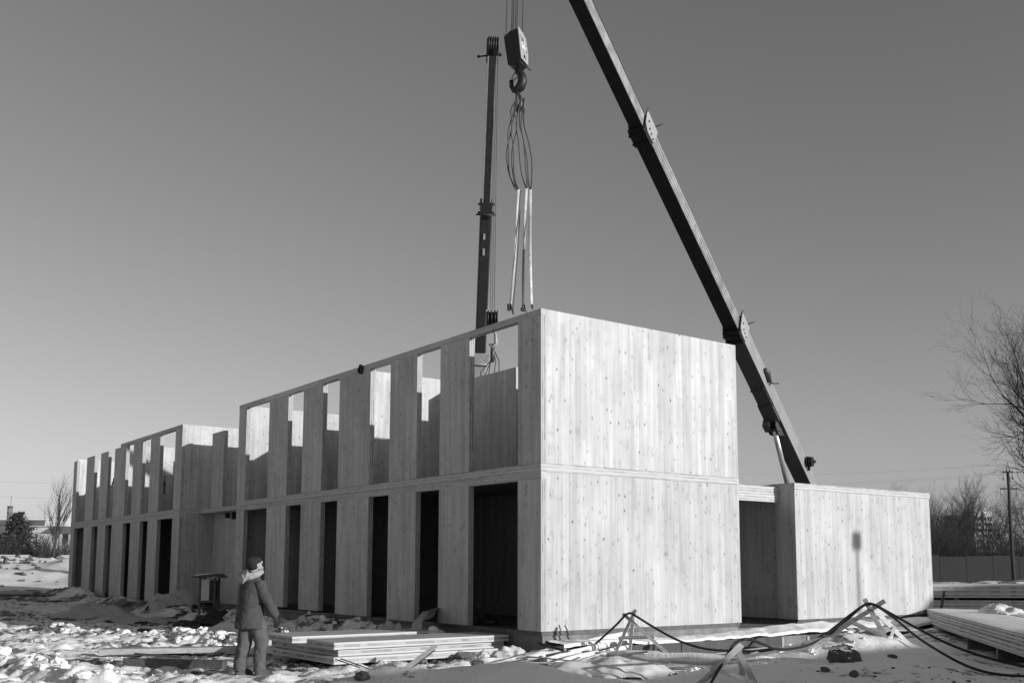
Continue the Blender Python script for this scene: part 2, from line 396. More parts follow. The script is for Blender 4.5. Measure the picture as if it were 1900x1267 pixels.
# ---------------------------------------------------------------- ground
def gz(x, y):
    """height of the snow at plan position (numpy arrays)"""
    x = np.asarray(x, float); y = np.asarray(y, float)
    z = -0.5 + 0.30*sst(-12, -34, x)*1.0 + 0.24*sst(9, 22, y)*sst(-20, -8, x) + 0.10*sst(4.2, 7.5, x)
    z = z + 0.10*fbm(x, y, 0.30, 3, 3)
    def g(cx, cy, ar, ad, amp):          # elongated along the screen-right ground direction
        ux, uy = 0.593, 0.805
        r = (x-cx)*ux+(y-cy)*uy; d = -(x-cx)*uy+(y-cy)*ux
        return amp*np.exp(-(r/ar)**2-(d/ad)**2)
    m1 = g(4.05, 3.10, 1.15, 1.0, 0.52) + g(3.25, 1.95, 0.95, 0.9, 0.18) + g(3.9, 0.35, 0.9, 0.8, 0.20) + g(4.9, 4.3, 0.9, 0.8, 0.14)
    m2 = g(2.46, -2.44, 1.15, 0.75, 0.35) + g(1.55, -3.75, 0.6, 0.5, 0.16) + g(5.3, 1.6, 1.6, 0.9, 0.26)
    smooth = np.clip(1.25*(m1+m2)/0.3, 0, 1)
    z = z + m1 + m2
    z = z + smooth*(0.05*fbm(x, y, 1.3, 3, 9)+0.022*fbm(x, y, 4.5, 3, 19)+0.09*np.clip(fbm(x, y, 0.9, 3, 29)-0.12, 0, 1))
    # trench beside the footing
    z = z - 0.22*np.exp(-((x-0.75)/0.6)**2)*sst(0.4, 1.6, y)*sst(7.4, 6.0, y)
    px_ = np.exp(-((x+0.9)/0.55)**2-((y+4.75)/0.5)**2)
    # bank between footing and panel stack on the right
    z = z + 0.20*np.exp(-((x-1.0)/0.9)**2-((y-11.4)/2.2)**2)
    # heaped snow along the facade
    fac = sst(0.6, -0.8, x)*sst(-34.5, -33, x)*sst(0.05, -0.35, y)*np.exp(-(np.minimum(y+0.55, 0)/0.55)**2)
    gap = 1-0.85*sst(-2.6, -1.9, x)*sst(0.3, -0.2, x)
    z = z + fac*gap*(0.30+0.25*fbm(x, y, 0.9, 3, 5)-0.06*sst(-7, 0, x))
    rough = (1-smooth)
    left = sst(2.0, -0.4, x)
    lump = np.clip(fbm(x, y, 1.7, 3, 21), 0, 1)**1.3
    bm_ = np.exp(-((x+4.0)/2.3)**2-((y+5.0-0.35*(x+4))/0.75)**2); rough = rough*(1-0.8*bm_); z = z - 0.05*bm_
    tr = np.abs(fbm(x, y, 2.4, 3, 111)); z = z - rough*left*0.07*np.clip(0.22-tr, 0, 1)/0.22*sst(-22, -14, x)
    z = z + rough*left*(0.12*lump*sst(-26, -16, x) + 0.085*fbm(x, y, 3.1, 4, 31) + 0.055*fbm(x, y, 7.0, 3, 41))
    z = z + rough*(1-left)*(0.06*fbm(x, y, 1.6, 4, 51)+0.02*fbm(x, y, 9.0, 2, 61))
    # broken ridges of ploughed snow
    def ridge(x0, y0, x1, y1, w, a, s):
        dx, dy = x1-x0, y1-y0; L2 = dx*dx+dy*dy
        t = np.clip(((x-x0)*dx+(y-y0)*dy)/L2, 0, 1); d = np.hypot(x-x0-t*dx, y-y0-t*dy)
        b = np.clip(0.55+1.1*fbm(x, y, 2.1, 3, s), 0, 1.6)
        return a*b*np.exp(-(d/w)**2)
    z = z + ridge(-7.5, -7.6, -1.0, -6.85, 0.30, 0.17, 71) + ridge(-9.3, -3.6, -5.6, -2.35, 0.34, 0.26, 81)
    z = z + ridge(-5.2, -2.2, -0.8, -0.9, 0.5, 0.10, 91) + ridge(-14.2, -5.4, -9.6, -3.2, 0.25, 0.14, 95)
    z = z*(1-px_) + px_*(-0.52)
    z = z - ridge(-8, -8.15, -1.6, -7.5, 0.22, 0.12, 97)
    return z
def gzs(x, y): return float(gz(np.array([x]), np.array([y]))[0])

def axis_pts(segs):
    a = []
    for lo, hi, st in segs: a += list(np.arange(lo, hi, st))
    return np.array(a+[segs[-1][1]])
gx = axis_pts([(-2500,-600,190),(-600,-160,40),(-160,-60,8),(-60,-36,0.7),(-36,-18,0.17),(-18,7.5,0.062),(7.5,15,0.2),(15,60,3),(60,600,45),(600,2500,190)])
gy = axis_pts([(-600,-60,60),(-60,-14,5),(-14,-9,0.3),(-9,6.2,0.062),(6.2,20,0.17),(20,36,0.9),(36,160,8),(160,700,45),(700,2500,200)])
X, Y = np.meshgrid(gx, gy, indexing='ij')
Z = gz(X, Y)
far = np.maximum(sst(60, 200, np.abs(X)), sst(60, 200, np.abs(Y)))
Z = Z*(1-far) + far*(-0.3)
V = np.stack([X, Y, Z], -1).reshape(-1, 3)
nx_, ny_ = len(gx), len(gy)
ii, jj = np.meshgrid(np.arange(nx_-1), np.arange(ny_-1), indexing='ij')
q = (ii*ny_+jj).ravel()
Fq = np.stack([q, q+ny_, q+ny_+1, q+1], -1)
me = bpy.data.meshes.new('snow_ground')
me.vertices.add(len(V)); me.vertices.foreach_set('co', V.ravel())
me.loops.add(Fq.size); me.loops.foreach_set('vertex_index', Fq.ravel().astype(np.int32))
me.polygons.add(len(Fq)); me.polygons.foreach_set('loop_start', np.arange(0, Fq.size, 4, dtype=np.int32))
me.polygons.foreach_set('use_smooth', np.ones(len(Fq), bool))
me.update(); me.validate(); me.materials.append(M['snow'])
ground = bpy.data.objects.new('snow_ground', me); COL.objects.link(ground); ground['kind'] = 'structure'

# ---------------------------------------------------------------- buildings
H = 5.64; Z1 = 2.895; Z2 = 2.75; T = 0.12; WD = 5.09
OPEN = [(0.675,2.25),(3.3,4.2),(5.33,6.23),(7.75,8.63),(9.74,10.65),(11.87,13.46)]
def cut_faces(o):
    o.data.materials.append(M['jamb'])
    for p in o.data.polygons:
        if abs(p.normal.x) > 0.9: p.material_index = 1
    return o
def bx(root, name, a, b, mat, group=None):
    x0, x1 = sorted((a[0], b[0])); y0, y1 = sorted((a[1], b[1])); z0, z1 = sorted((a[2], b[2]))
    o = MB().box((x0,y0,z0),(x1,y1,z1)).build(name, mat, root)
    return cut_faces(o) if name == 'pier' else o

def two_storey(root, L, zbase, plate_to, upper_skip=(), low=0.0):
    """local x = 0 at the end wall, running to -L; y from the facade inwards"""
    e = 0.003
    edges = [0.0]+[v for o in OPEN for v in o]+[L]
    piers = [(edges[i], edges[i+1]) for i in range(0, len(edges), 2)]
    for k, (a, b) in enumerate(piers):
        zb = zbase[k % len(zbase)] if zbase else 0
        bx(root, 'pier', (-b, 0, low+zb), (-a, T, 2.62), M['clt'])
        top = 5.52 if a >= plate_to-0.01 or b <= plate_to+0.01 else 5.52
        bx(root, 'pier', (-b, 0, Z1+0.004), (-a, T, top), M['clt'])
    bx(root, 'lintel_beam', (-L, 0.001, 2.62), (0, T, Z2), M['clt2'])
    bx(root, 'top_plate', (-plate_to, -0.004, 5.52), (0.006, T, H), M['clt2'])
    bx(root, 'floor_slab', (-L-0.004, -0.012, Z2), (0.012, WD, Z1), M['edge'])
    # side and back walls, both storeys
    for z0, z1 in ((low, Z2), (Z1+0.004, H)):
        if z0 < 1:
            bx(root, 'end_wall', (-T, T, z0), (0, WD-0.002, z1), M['clt'])
            bx(root, 'end_wall', (-L, T, z0), (-L+T, WD-0.002, z1), M['clt'])
        else:
            bx(root, 'end_wall', (-T, T, z0), (0, WD-0.002, z1), M['clt'])
            bx(root, 'end_wall', (-L, T, z0), (-L+T, WD-0.002, z1), M['clt'])
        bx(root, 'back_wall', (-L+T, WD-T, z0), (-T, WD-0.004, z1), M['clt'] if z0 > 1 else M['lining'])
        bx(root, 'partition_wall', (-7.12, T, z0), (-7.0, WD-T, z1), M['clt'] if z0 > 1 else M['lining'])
    bx(root, 'ground_slab', (-L+T, T, low-0.1), (-T, WD-T, low-0.012), M['concdk'])  # near-black floor, room shade put into its colour
    z0 = Z1+0.004
    bx(root, 'partition_wall', (-7.0, 2.87, z0), (-4.6, 2.99, H), M['clt'])
    bx(root, 'partition_wall', (-2.39, 3.1, z0), (-2.27, WD-T, H), M['clt'])
    bx(root, 'partition_wall', (-9.2, 2.84, z0), (-7.12, 2.96, H), M['clt'])
    bx(root, 'partition_wall', (-9.32, 2.84, z0), (-9.2, 3.58, H), M['clt'])
    bx(root, 'partition_wall', (-11.78, 3.3, z0), (-11.66, WD-T, H), M['clt'])
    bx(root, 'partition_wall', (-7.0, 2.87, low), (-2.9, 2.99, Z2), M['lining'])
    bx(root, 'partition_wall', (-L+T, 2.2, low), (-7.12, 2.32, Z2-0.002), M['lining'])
    bx(root, 'ceiling_lining', (-L+T, T, Z2-0.03), (-T, WD-T, Z2-0.003), M['lining'])  # thin dark sheet added so the lower rooms look shaded

main = empty('timber_building', 'two storey timber building with bright sunlit blank end wall, largest and nearest of the blocks', 'building')
two_storey(main, 14.02, [0, 0, -0.02, 0.0, 0.03, 0.05, 0.02], 14.02)
bx(main, 'sill_plate', (-14.0, 0.03, -0.075), (-0.02, WD-0.03, -0.004), M['boarddk'])
bx(main, 'foundation', (-14.0, 0.07, -0.75), (-0.05, WD-0.05, -0.075), M['conc'])

wing = empty('timber_building', 'two storey timber wing at the far left, open to the sky along its upper storey', 'building', (-18.87, 0, 0))
two_storey(wing, 14.06, [-0.1, -0.1, -0.1, -0.12, -0.1, -0.12, -0.1], 7.0, low=-0.1)
bx(wing, 'foundation', (-14.0, 0.05, -0.75), (-0.05, WD-0.05, -0.204), M['conc'])
# recess linking the two blocks
bx(wing, 'recess_wall', (0.002, 1.15, -0.1), (4.83, 1.27, 2.745), M['clt'])
bx(wing, 'roof_slab', (0.004, 0.60, 2.75), (4.83, WD-0.01, 2.89), M['edge'])
rp0 = on(392.4, 870, 1, 0.62).x+18.87; rp1 = on(414.3, 870, 1, 0.62).x+18.87
bx(wing, 'recess_panel', (rp0, 0.62, 2.893), (rp1, 0.74, 5.27), M['clt'])
bx(wing, 'recess_wall', (2.77, 1.29, 2.893), (2.89, 3.0, H), M['clt'])
bx(wing, 'recess_wall', (2.77, 1.17, 2.893), (4.83, 1.287, H), M['clt'])
bx(wing, 'foundation', (0.0, 1.2, -0.75), (4.8, WD-0.1, -0.104), M['conc'])
for s, (a, b) in enumerate((((-2.35, 0.9, 4.75), (-1.1, 0.55, 3.9)), ((-2.35, 1.3, 3.95), (-1.1, 0.95, 3.1)), ((-4.5, 0.9, 4.3), (-3.5, 0.6, 3.6)), ((-8.8, 0.8, 4.6), (-7.9, 0.4, 4.2)), ((-10.8, 0.9, 4.8), (-9.8, 0.5, 4.3)), ((-9.0, 1.2, 3.9), (-8.0, 0.9, 3.3)))):
    o = empty('wall_prop', ['black diagonal wall prop, upper of two in the widest upper opening of the far wing', 'black diagonal wall prop, lower of two in the widest upper opening of the far wing', 'short black wall prop in the second upper opening left of the far wing corner', 'thin wall prop in the third upper opening from the left end of the far wing', 'thin wall prop in the second upper opening from the left end of the far wing', 'low thin prop in the third upper opening near the left end of the far wing'][s], 'wall prop', Vector(b)+Vector((-18.87,0,0)), 0, 'diagonal props bracing the walls of the far wing')
    d = Vector(a)-Vector(b)
    MB().tube([(0,0,0), d], 0.035, 8).build('tube', M['steel'], o)
    MB().tube([d*0.45, d*0.62], 0.05, 8).build('sleeve', M['black'], o)

annex = empty('timber_annex', 'single storey timber box with flat roof slab, right of the tall block', 'building', (-0.09, 6.97, 0))
AL = 5.12; AD = 5.0
bx(annex, 'front_wall', (-T, 0.0, 0), (0, AL, 2.765), M['clt'])
bx(annex, 'return_wall', (-0.52, 0.002, 0), (-T-0.001, T, 2.765), M['clt'])
bx(annex, 'side_wall', (-AD, 0.10, 0), (-0.522, 0.22, 2.765), M['clt'])
bx(annex, 'end_wall', (-AD, AL-T, 0), (-T-0.002, AL-0.003, 2.765), M['clt'])
bx(annex, 'back_wall', (-AD, 0.222, 0), (-AD+T, AL-T-0.002, 2.765), M['clt'])
MB().prism([(0.014,-0.012,2.765),(0.014,AL+0.012,2.765),(-AD,AL+0.012,2.765),(-AD,0.08,2.765),(-0.86,0.08,2.765),(-0.60,-0.012,2.765)], (0,0,0.135)).build('roof_slab', M['edge'], annex)
bx(annex, 'link_beam', (-0.60, -1.88, 2.50), (-0.42, -0.014, 2.83), M['edge'])
bx(annex, 'link_slab', (-3.6, -1.88, 2.70), (-0.61, 0.06, 2.84), M['edge'])
bx(annex, 'sill_plate', (-AD+0.02, 0.03, -0.05), (-0.02, AL-0.02, -0.003), M['boarddk'])
bx(annex, 'foundation', (-AD, 0.05, -0.7), (-0.06, AL-0.05, -0.052), M['conc'])
bx(annex, 'passage_slab', (-3.6, -1.87, -0.6), (-0.02, 0.05, -0.12), M['conc'])

# concrete footing with its snow-covered ledge in front of the sunlit end walls
foot = empty('concrete_footing', 'dark stained concrete footing ledge with snow on top below the end walls', 'footing', (0.0, 0.0, -0.7))
def bxw(root, name, a, b, mat):
    return world_part(MB().box(a, b), name, mat, root)
ys = [0.5, 2.9, 5.75, 6.55, 9.0, 12.4]
for i in range(5):
    y0, y1 = ys[i], ys[i+1]
    bxw(foot, 'formwork_panel', (-0.04, y0+0.004, -0.9), (0.46+(0.01 if i % 2 else 0), y1-0.004, -0.27), M['concdk'] if i != 2 else M['conc'])
for yy in (5.75, 6.55):
    bxw(foot, 'pale_seam', (0.462, yy-0.035, -0.7), (0.485, yy+0.035, -0.29), M['conclt'])
mb = MB(); nu, nv = 240, 16
for i in range(nu+1):
    for j in range(nv+1):
        yy = 0.15+12.3*i/nu; t = j/nv; xx = -0.03+0.50*t
        w = float(fbm(np.array([xx]), np.array([yy]), 2.2, 4, 5)[0]); w2 = float(fbm(np.array([xx*1.0]), np.array([yy]), 0.7, 2, 15)[0])
        zz = -0.205+0.05*w+0.10*max(0, w2)+0.11*sst(4.0, 6.0, yy)*(1-0.7*t)-0.02*t
        xx += 0.05*w
        if j == nv: zz -= 0.05; xx -= 0.03
        mb.v.append((xx, yy, float(zz)))
for i in range(nu):
    for j in range(nv):
        a = i*(nv+1)+j; mb.f.append([a, a+nv+1, a+nv+2, a+1][::-1]); mb.sm.append(True)
world_part(mb, 'snow_cover', M['snowc'], foot)

# coil of black strap on the top plate, lifting loops in the recess
c = empty('strap_coil', 'small black coil of strap hanging on the top plate of the tall block', 'strap coil', on(669, 685, 1, -0.03))
MB().tube([(0.085*math.cos(t), 0.0+0.01*math.sin(3*t), 0.085*math.sin(t)) for t in np.linspace(0, 6.2832*2, 40)], 0.03, 6).build('coil', M['black'], c)
MB().tube([(0, 0.0, 0.05), (0.03, 0.01, -0.02), (0.02, 0, -0.10)], 0.02, 6).build('tail', M['black'], c)
for k, (px, py) in enumerate(((424, 955), (436, 957))):
    p = on(px, py, 1, 1.12)
    c = empty('rubber_roll', ['small black rubber roll hanging over the recess wall, left of two', 'small black rubber roll hanging over the recess wall, right of two'][k], 'rubber roll', p, 0, 'rubber rolls on the recess wall')
    MB().tube([(0,-0.02,0.12),(0,-0.04,0.06),(0,-0.03,-0.10)], [0.05,0.085,0.07], 8).build('roll', M['black'], c)
    MB().tube([(0,0.03,0.16),(0,-0.03,0.12),(0,-0.05,0.02)], 0.025, 6).build('strap', M['black'], c)

# ---------------------------------------------------------------- cranes
def lathe_along(p0, d, prof, n=14):      # prof: (distance along d, radius)
    d = Vector(d).normalized(); p0 = Vector(p0)
    return MB().tube([p0+d*a for a, r in prof], [r for a, r in prof], n)

def boom_frame(a, b):
    a = Vector(a); b = Vector(b); ax = (b-a).normalized()
    side = ax.cross(Vector((0,0,1))).normalized(); up = side.cross(ax).normalized()
    return a, b, ax, side, up

def truck(root, p, ang):
    """carrier and turntable of a truck crane, standing on the ground at p"""
    c, s = math.cos(ang), math.sin(ang); gzp = p[2]
    def W(x, y, z): return Vector((p[0]+c*x-s*y, p[1]+s*x+c*y, gzp+z))
    ex, ey, ez = Vector((c,s,0)), Vector((-s,c,0)), Vector((0,0,1))
    parts = []
    mb = MB(); mb.obox(W(0,0,1.0), ex*4.6, ey*0.55, ez*0.16); mb.obox(W(0.2,0,1.25), ex*4.2, ey*1.2, ez*0.06)
    for sx in (-3.2, 2.4): mb.obox(W(sx,0,0.85), ex*0.2, ey*1.7, ez*0.14)
    parts.append(world_part(mb, 'chassis', M['steel'], root))
    mb = MB(); mb.prism([W(2.9,-1.2,1.1), W(4.9,-1.2,1.1), W(4.9,-1.2,1.9), W(4.6,-1.2,2.75), W(2.9,-1.2,2.75)], ey*2.4)
    cab = world_part(mb, 'cab', M['cranelt'], root)
    mb = MB(); mb.obox(W(4.77,0,2.3), ex*0.03+ez*-0.08, ey*1.0, ez*0.32)
    g = mb.build('windscreen', M['glass']); g.data.transform(root.matrix_basis.inverted()); g.parent = cab
    for x in (3.6, -1.6, -3.0, 1.4):
        for y in (-1.05, 1.05):
            w = world_part(lathe_along(W(x, y-0.16, 0.52), ey, [(0,0.2),(0,0.5),(0.03,0.52),(0.29,0.52),(0.32,0.5),(0.32,0.2)], 20), 'wheel', M['black'], root)
            r = lathe_along(W(x, y-0.18, 0.52), ey, [(0,0.05),(0,0.26),(0.36,0.26),(0.36,0.05)], 14).build('rim', M['cranelt'])
            r.data.transform(root.matrix_basis.inverted()); r.parent = w
    for x in (-3.2, 2.4):
        for y in (-1.75, 1.75):
            mb = MB(); mb.tube([W(x,y,0.95), W(x,y,0.08)], 0.07, 8); mb.obox(W(x,y,0.05), ex*0.22, ey*0.22, ez*0.05)
            world_part(mb, 'outrigger', M['steel'], root)
    return W, ex, ey, ez

# near crane : boom rises behind the annex and passes over the corner of the building
c1 = empty('truck_crane', 'near truck crane whose grey telescopic boom slants up to the left from behind the annex', 'crane', (-8.2, 19.5, 0.0))
A0 = at(1497, 895, 34.5); T0 = at(962, -245, 20.6)
a, b, ax, sd_, up = boom_frame(A0, T0)
def onboom(py):      # distance along the boom where it crosses an image row
    best = None
    lo, hi = 0.0, (b-a).length
    for _ in range(50):
        mid = (lo+hi)/2; P = a+ax*mid; d = np.array(P)-CAM
        yy = PY-F*float(d@UPV)/float(d@FWD)
        if yy > py: lo = mid
        else: hi = mid
    return lo
LB = (b-a).length
s1, s2 = onboom(612), onboom(243)
foot_d = -(a.z-2.3)/ax.z
def sect(t0, t1, w, h, name, mat, ch=0.04):
    mb = MB()
    prof = [(-w/2+ch,-h/2),(w/2-ch,-h/2),(w/2,-h/2+ch),(w/2,h/2-ch),(w/2-ch,h/2),(-w/2+ch,h/2),(-w/2,h/2-ch),(-w/2,-h/2+ch)]
    mb.prism([a+ax*t0+sd_*x+up*y for x, y in prof], ax*(t1-t0))
    return world_part(mb, name, mat, c1)
BW, BH = 0.47, 0.57; MW, MH = 0.395, 0.445; TW, TH = 0.325, 0.37
base = sect(foot_d, s1, BW, BH, 'boom_section', M['crane'])
mid = sect(s1-0.4, s2, MW, MH, 'boom_section', M['craneup'])
tip = sect(s2-0.4, LB, TW, TH, 'boom_section', M['craneup'])
def boom_part(name, mat, fn, parent=None):
    mb = MB(); fn(mb); o = mb.build(name, mat); o.data.transform(c1.matrix_basis.inverted()); o.parent = parent or c1; return o
def P(t, x, y): return a+ax*t+sd_*x+up*y
boom_part('wear_plate', M['grease'], lambda mb: mb.obox(P((s1+s2)/2,0,-MH/2-0.004), ax*((s2-s1)/2), sd_*(MW/2+0.002), up*0.004), mid)  # thin near-black sheet along the middle section's underside
boom_part('wear_plate', M['grease'], lambda mb: mb.obox(P((s2+LB)/2,0,-TH/2-0.004), ax*((LB-s2)/2), sd_*(TW/2+0.002), up*0.004), tip)  # thin near-black sheet along the tip section's underside
boom_part('bottom_plate', M['underside'], lambda mb: mb.obox(P((foot_d+s1)/2,0,-BH/2-0.004), ax*((s1-foot_d)/2), sd_*(BW/2+0.002), up*0.004), base)  # thin dark sheet along the base section's underside
# edge flanges and hose lines along the visible side
boom_part('edge_flange', M['cranelt'], lambda mb: [mb.bar(P(foot_d,s*(BW/2+0.006),-BH/2+0.03), P(s1,s*(BW/2+0.006),-BH/2+0.03), 0.012, 0.03, up) for s in (-1,1)], base)
boom_part('edge_flange', M['cranelt'], lambda mb: [mb.bar(P(s1,s*(MW/2+0.005),q), P(s2,s*(MW/2+0.005),q), 0.01, 0.022, up) for s in (-1,1) for q in (-0.13,-0.02,0.10)], mid)
boom_part('hose_line', M['cranelt'], lambda mb: [mb.tube([P(foot_d+1,-BW/2+0.04+0.03*k,BH/2+0.03+0.05*k), P(s1-0.2,-BW/2+0.05,BH/2+0.06)], 0.012, 5) for k in (0,1)], base)
boom_part('hoist_rope', M['rope'], lambda mb: [mb.tube([P(foot_d+0.5,x,BH/2+0.16), P(LB,x,TH/2+0.20)], 0.008, 4) for x in (-0.06,0.05)])
# welded cross seams and doubler plates below the base section
boom_part('doubler_plate', M['underside'], lambda mb: (mb.obox(P(onboom(722),0,-BH/2-0.02), ax*0.42, sd_*(BW/2-0.02), up*0.02), mb.obox(P(onboom(752),0,-BH/2-0.045), ax*0.38, sd_*(BW/2-0.005), up*0.045)), base)
for y_ in (710,737,765): boom_part('weld_rib', M['steel'], lambda mb: mb.obox(P(onboom(y_),0,-BH/2-0.03), ax*0.016, sd_*(BW/2+0.01), up*0.035), base)
def collar(t, w, h, L):
    def f(mb):
        o = 0.075
        prof = [(-w/2-0.01,-h/2-o),(w/2+0.01,-h/2-o),(w/2+0.026,-h/2-0.02),(w/2+0.026,h/2+0.01),(w/2+0.01,h/2+o*0.5),(-w/2-0.01,h/2+o*0.5),(-w/2-0.026,h/2+0.01),(-w/2-0.026,-h/2-0.02)]
        mb.prism([P(t-L/2,x,y) for x, y in prof], ax*L)
        for q in (-0.28, 0.25): mb.obox(P(t+q*L,0,-h/2-o-0.012), ax*0.03, sd_*(w/2+0.03), up*0.014)
    c = boom_part('boom_collar', M['grease'], f)
    def side(mb):
        y0, y1 = -h/2+0.0, h/2+0.02
        for s in (-1, 1):
            x = s*(w/2+0.028)
            mb.prism([P(t-0.65*L,x,y1), P(t-0.65*L,x,y0+0.05), P(t-0.40*L,x,y0), P(t+0.2*L,x,y0), P(t+0.55*L,x,y0+0.12), P(t+0.72*L,x,y1-0.04), P(t+0.62*L,x,y1+0.02)], sd_*s*0.018)
    boom_part('side_plate', M['cranelt'], side, c)
    for q, y in ((0.1,-0.08),(-0.15,-0.12),(0.35,0.06),(-0.42,-0.16)):
        for s in (-1,1): boom_part('bolt', M['steel'], lambda mb: mb.tube([P(t+q*L,s*(w/2+0.04),y), P(t+q*L,s*(w/2+0.066),y)], 0.028, 8), c)
    boom_part('rope_peg', M['steel'], lambda mb: mb.tube([P(t-0.3*L,-w/2-0.02,h/2+0.02), P(t-0.3*L,-w/2-0.26,h/2+0.08)], 0.016, 6), c)
    boom_part('rope_peg', M['steel'], lambda mb: mb.tube([P(t+0.62*L,-w/2+0.02,h/2+0.0), P(t+0.72*L,-w/2-0.04,h/2+0.13)], 0.018, 6), c)
collar(s1, BW, BH, 0.46); collar(s2, MW, MH, 0.48)
# rope guide lug and winch sheaves on the flank
def lug(mb):
    t = onboom(703); mb.tube([P(t-0.2,-BW/2-0.06,0.02),P(t+0.12,-BW/2-0.07,0.12),P(t+0.3,-BW/2-0.05,0.10)], [0.07,0.09,0.05], 8)
    mb.tube([P(t-0.25,-BW/2-0.05,0.0),P(t-0.42,-BW/2-0.25,0.12)], 0.025, 6)
boom_part('rope_guide', M['steel'], lug, base)
def wn(mb):
    t = onboom(862)
    for k in range(3): 
        x = -BW/2-0.05-0.075*k; mb.tube([P(t,x,0.10),P(t,x-0.03,0.10)], 0.19-0.015*k, 18)
    mb.tube([P(t,-BW/2,0.10),P(t,-BW/2-0.32,0.10)], 0.05, 10); mb.tube([P(t-0.25,-BW/2-0.05,-0.05),P(t,-BW/2-0.12,0.05)], 0.045, 8)
boom_part('sheave_block', M['black'], wn, base)
boom_part('boom_head', M['steel'], lambda mb: [mb.prism([P(LB-0.5,x,-0.22),P(LB+0.15,x,-0.42),P(LB+0.38,x,-0.30),P(LB+0.38,x,0.2),P(LB-0.3,x,0.25)], sd_*0.025) for x in (-0.19,0.165)]+[mb.tube([P(LB+0.2,-0.2,y),P(LB+0.2,0.2,y)], 0.13, 16) for y in (-0.25,0.1)])
# luffing cylinder
tb = onboom(775); top = P(tb, 0, -BH/2-0.20); basep = at(1469, 930, 33.7); low = basep+(basep-top)*0.8
dcyl = (basep-top).normalized()
rod_end = at(1460.5, 876, 34.0)
boom_part('cylinder_bracket', M['steel'], lambda mb: [mb.prism([P(tb-0.55,x,-BH/2),P(tb+0.42,x,-BH/2),P(tb+0.30,x,-BH/2-0.26),P(tb-0.05,x,-BH/2-0.34),P(tb-0.3,x,-BH/2-0.2)], sd_*0.03) for x in (-0.15,0.12)]+[mb.obox(P(tb+0.18,0.16,-BH/2-0.16), ax*0.17, sd_*0.11, up*0.13), mb.tube([top-sd_*0.2, top+sd_*0.2], 0.07, 10)])
boom_part('piston_rod', M['chrome'], lambda mb: mb.tube([top, top+dcyl*((rod_end-top).length+0.2)], 0.085, 14))
q0 = top+dcyl*(rod_end-top).length
boom_part('luffing_cylinder', M['crane'], lambda mb: (mb.tube([q0, q0+dcyl*0.10, q0+dcyl*0.101, q0+dcyl*3.0], [0.175,0.175,0.145,0.145], 16), mb.tube([q0+dcyl*0.25-sd_*0.2, q0+dcyl*0.42-sd_*0.2], 0.04, 6)))
pf = a+ax*foot_d
W_, ex, ey, ez = truck(c1, (pf.x-0.3, pf.y-0.6, gzs(pf.x, pf.y)-0.02), R(170))
turn = MB(); turn.prism([pf+Vector((-0.75,0.6,-0.15)), pf+Vector((0.75,0.6,-0.15)), pf+Vector((1.0,-1.5,-0.9)), pf+Vector((-1.0,-1.5,-0.9))], Vector((0,0,-0.30)))
for s in (-1,1): turn.prism([pf+Vector((s*0.32,0.35,0.25)), pf+Vector((s*0.32,0.6,-0.4)), pf+Vector((s*0.32,-1.2,-1.0)), pf+Vector((s*0.32,-0.2,0.2))], Vector((s*0.05,0,0)))
world_part(turn, 'turntable', M['crane'], c1)

# hook block of the near crane
HB = at(957, 96, 19.8)
hb = empty('hook_block', 'black hook block with one worn pale side plate hanging over the building corner', 'hook block', HB)
fx = Vector((0.80, 0.60, 0)).normalized()             # across the dark face
fx = Vector((math.cos(R(53.6-28)), math.sin(R(53.6-28)), 0)); fy = Vector((-fx.y, fx.x, 0)); tz = Vector((0,0,1))
tilt = Matrix.Rotation(R(-7), 3, fy)
bxv, bzv = tilt @ fx, tilt @ tz
hw, hh, hd = 0.15, 0.36, 0.15
prof = [(-0.13,-0.30),(0.0,-0.38),(0.145,-0.30),(0.15,0.36),(-0.02,0.36),(-0.15,0.28)]
MB().prism([bxv*x+bzv*z-fy*hd for x, z in prof], fy*(2*hd)).build('block_body', M['black'], hb)
mb = MB(); mb.prism([bxv*0.156-fy*0.15+bzv*-0.27, bxv*0.156+fy*0.13+bzv*-0.30, bxv*0.156+fy*0.19+bzv*-0.05, bxv*0.156+fy*0.17+bzv*0.28, bxv*0.156+fy*0.05+bzv*0.36, bxv*0.156-fy*0.13+bzv*0.41], bxv*0.014)
sp = mb.build('side_plate', M['cranelt'], hb)
for y0, z0, h_ in ((-0.03,0.18,0.05),(0.03,0.20,0.03)): MB().obox(bxv*0.171+fy*y0+bzv*z0, bxv*0.003, fy*0.012, bzv*h_).build('plate_slot', M['black'], sp)
MB().prism([bxv*0.171+fy*-0.05+bzv*-0.21, bxv*0.171+fy*0.06+bzv*-0.21, bxv*0.171+fy*-0.01+bzv*-0.12], bxv*0.004).build('plate_slot', M['black'], sp)
for y0, z0 in ((0.12,0.1),(0.12,-0.03),(-0.10,0.22)): MB().tube([bxv*0.168+fy*y0+bzv*z0, bxv*0.18+fy*y0+bzv*z0], 0.014, 8).build('bolt', M['black'], sp)
tc = bpy.data.curves.new('number_mark', 'FONT'); tc.body = '26'; tc.size = 0.15; tc.align_x = 'CENTER'; tc.align_y = 'CENTER'; tc.extrude = 0.002
to = bpy.data.objects.new('number_mark', tc); COL.objects.link(to); tc.materials.append(M['white'])
mt_ = Matrix((( fy.x, bzv.x, bxv.x, 0),(fy.y, bzv.y, bxv.y, 0),(fy.z, bzv.z, bxv.z, 0),(0,0,0,1))); mt_.translation = bxv*0.173+bzv*0.04+fy*0.0
to.matrix_local = mt_
dg = bpy.context.evaluated_depsgraph_get(); bpy.context.view_layer.update(); dg = bpy.context.evaluated_depsgraph_get()
tme = bpy.data.meshes.new_from_object(to.evaluated_get(dg)); tme.transform(mt_); bpy.data.objects.remove(to)
tm = bpy.data.objects.new('number_mark', tme); COL.objects.link(tm); tm.parent = sp
if not tme.materials: tme.materials.append(M['white'])
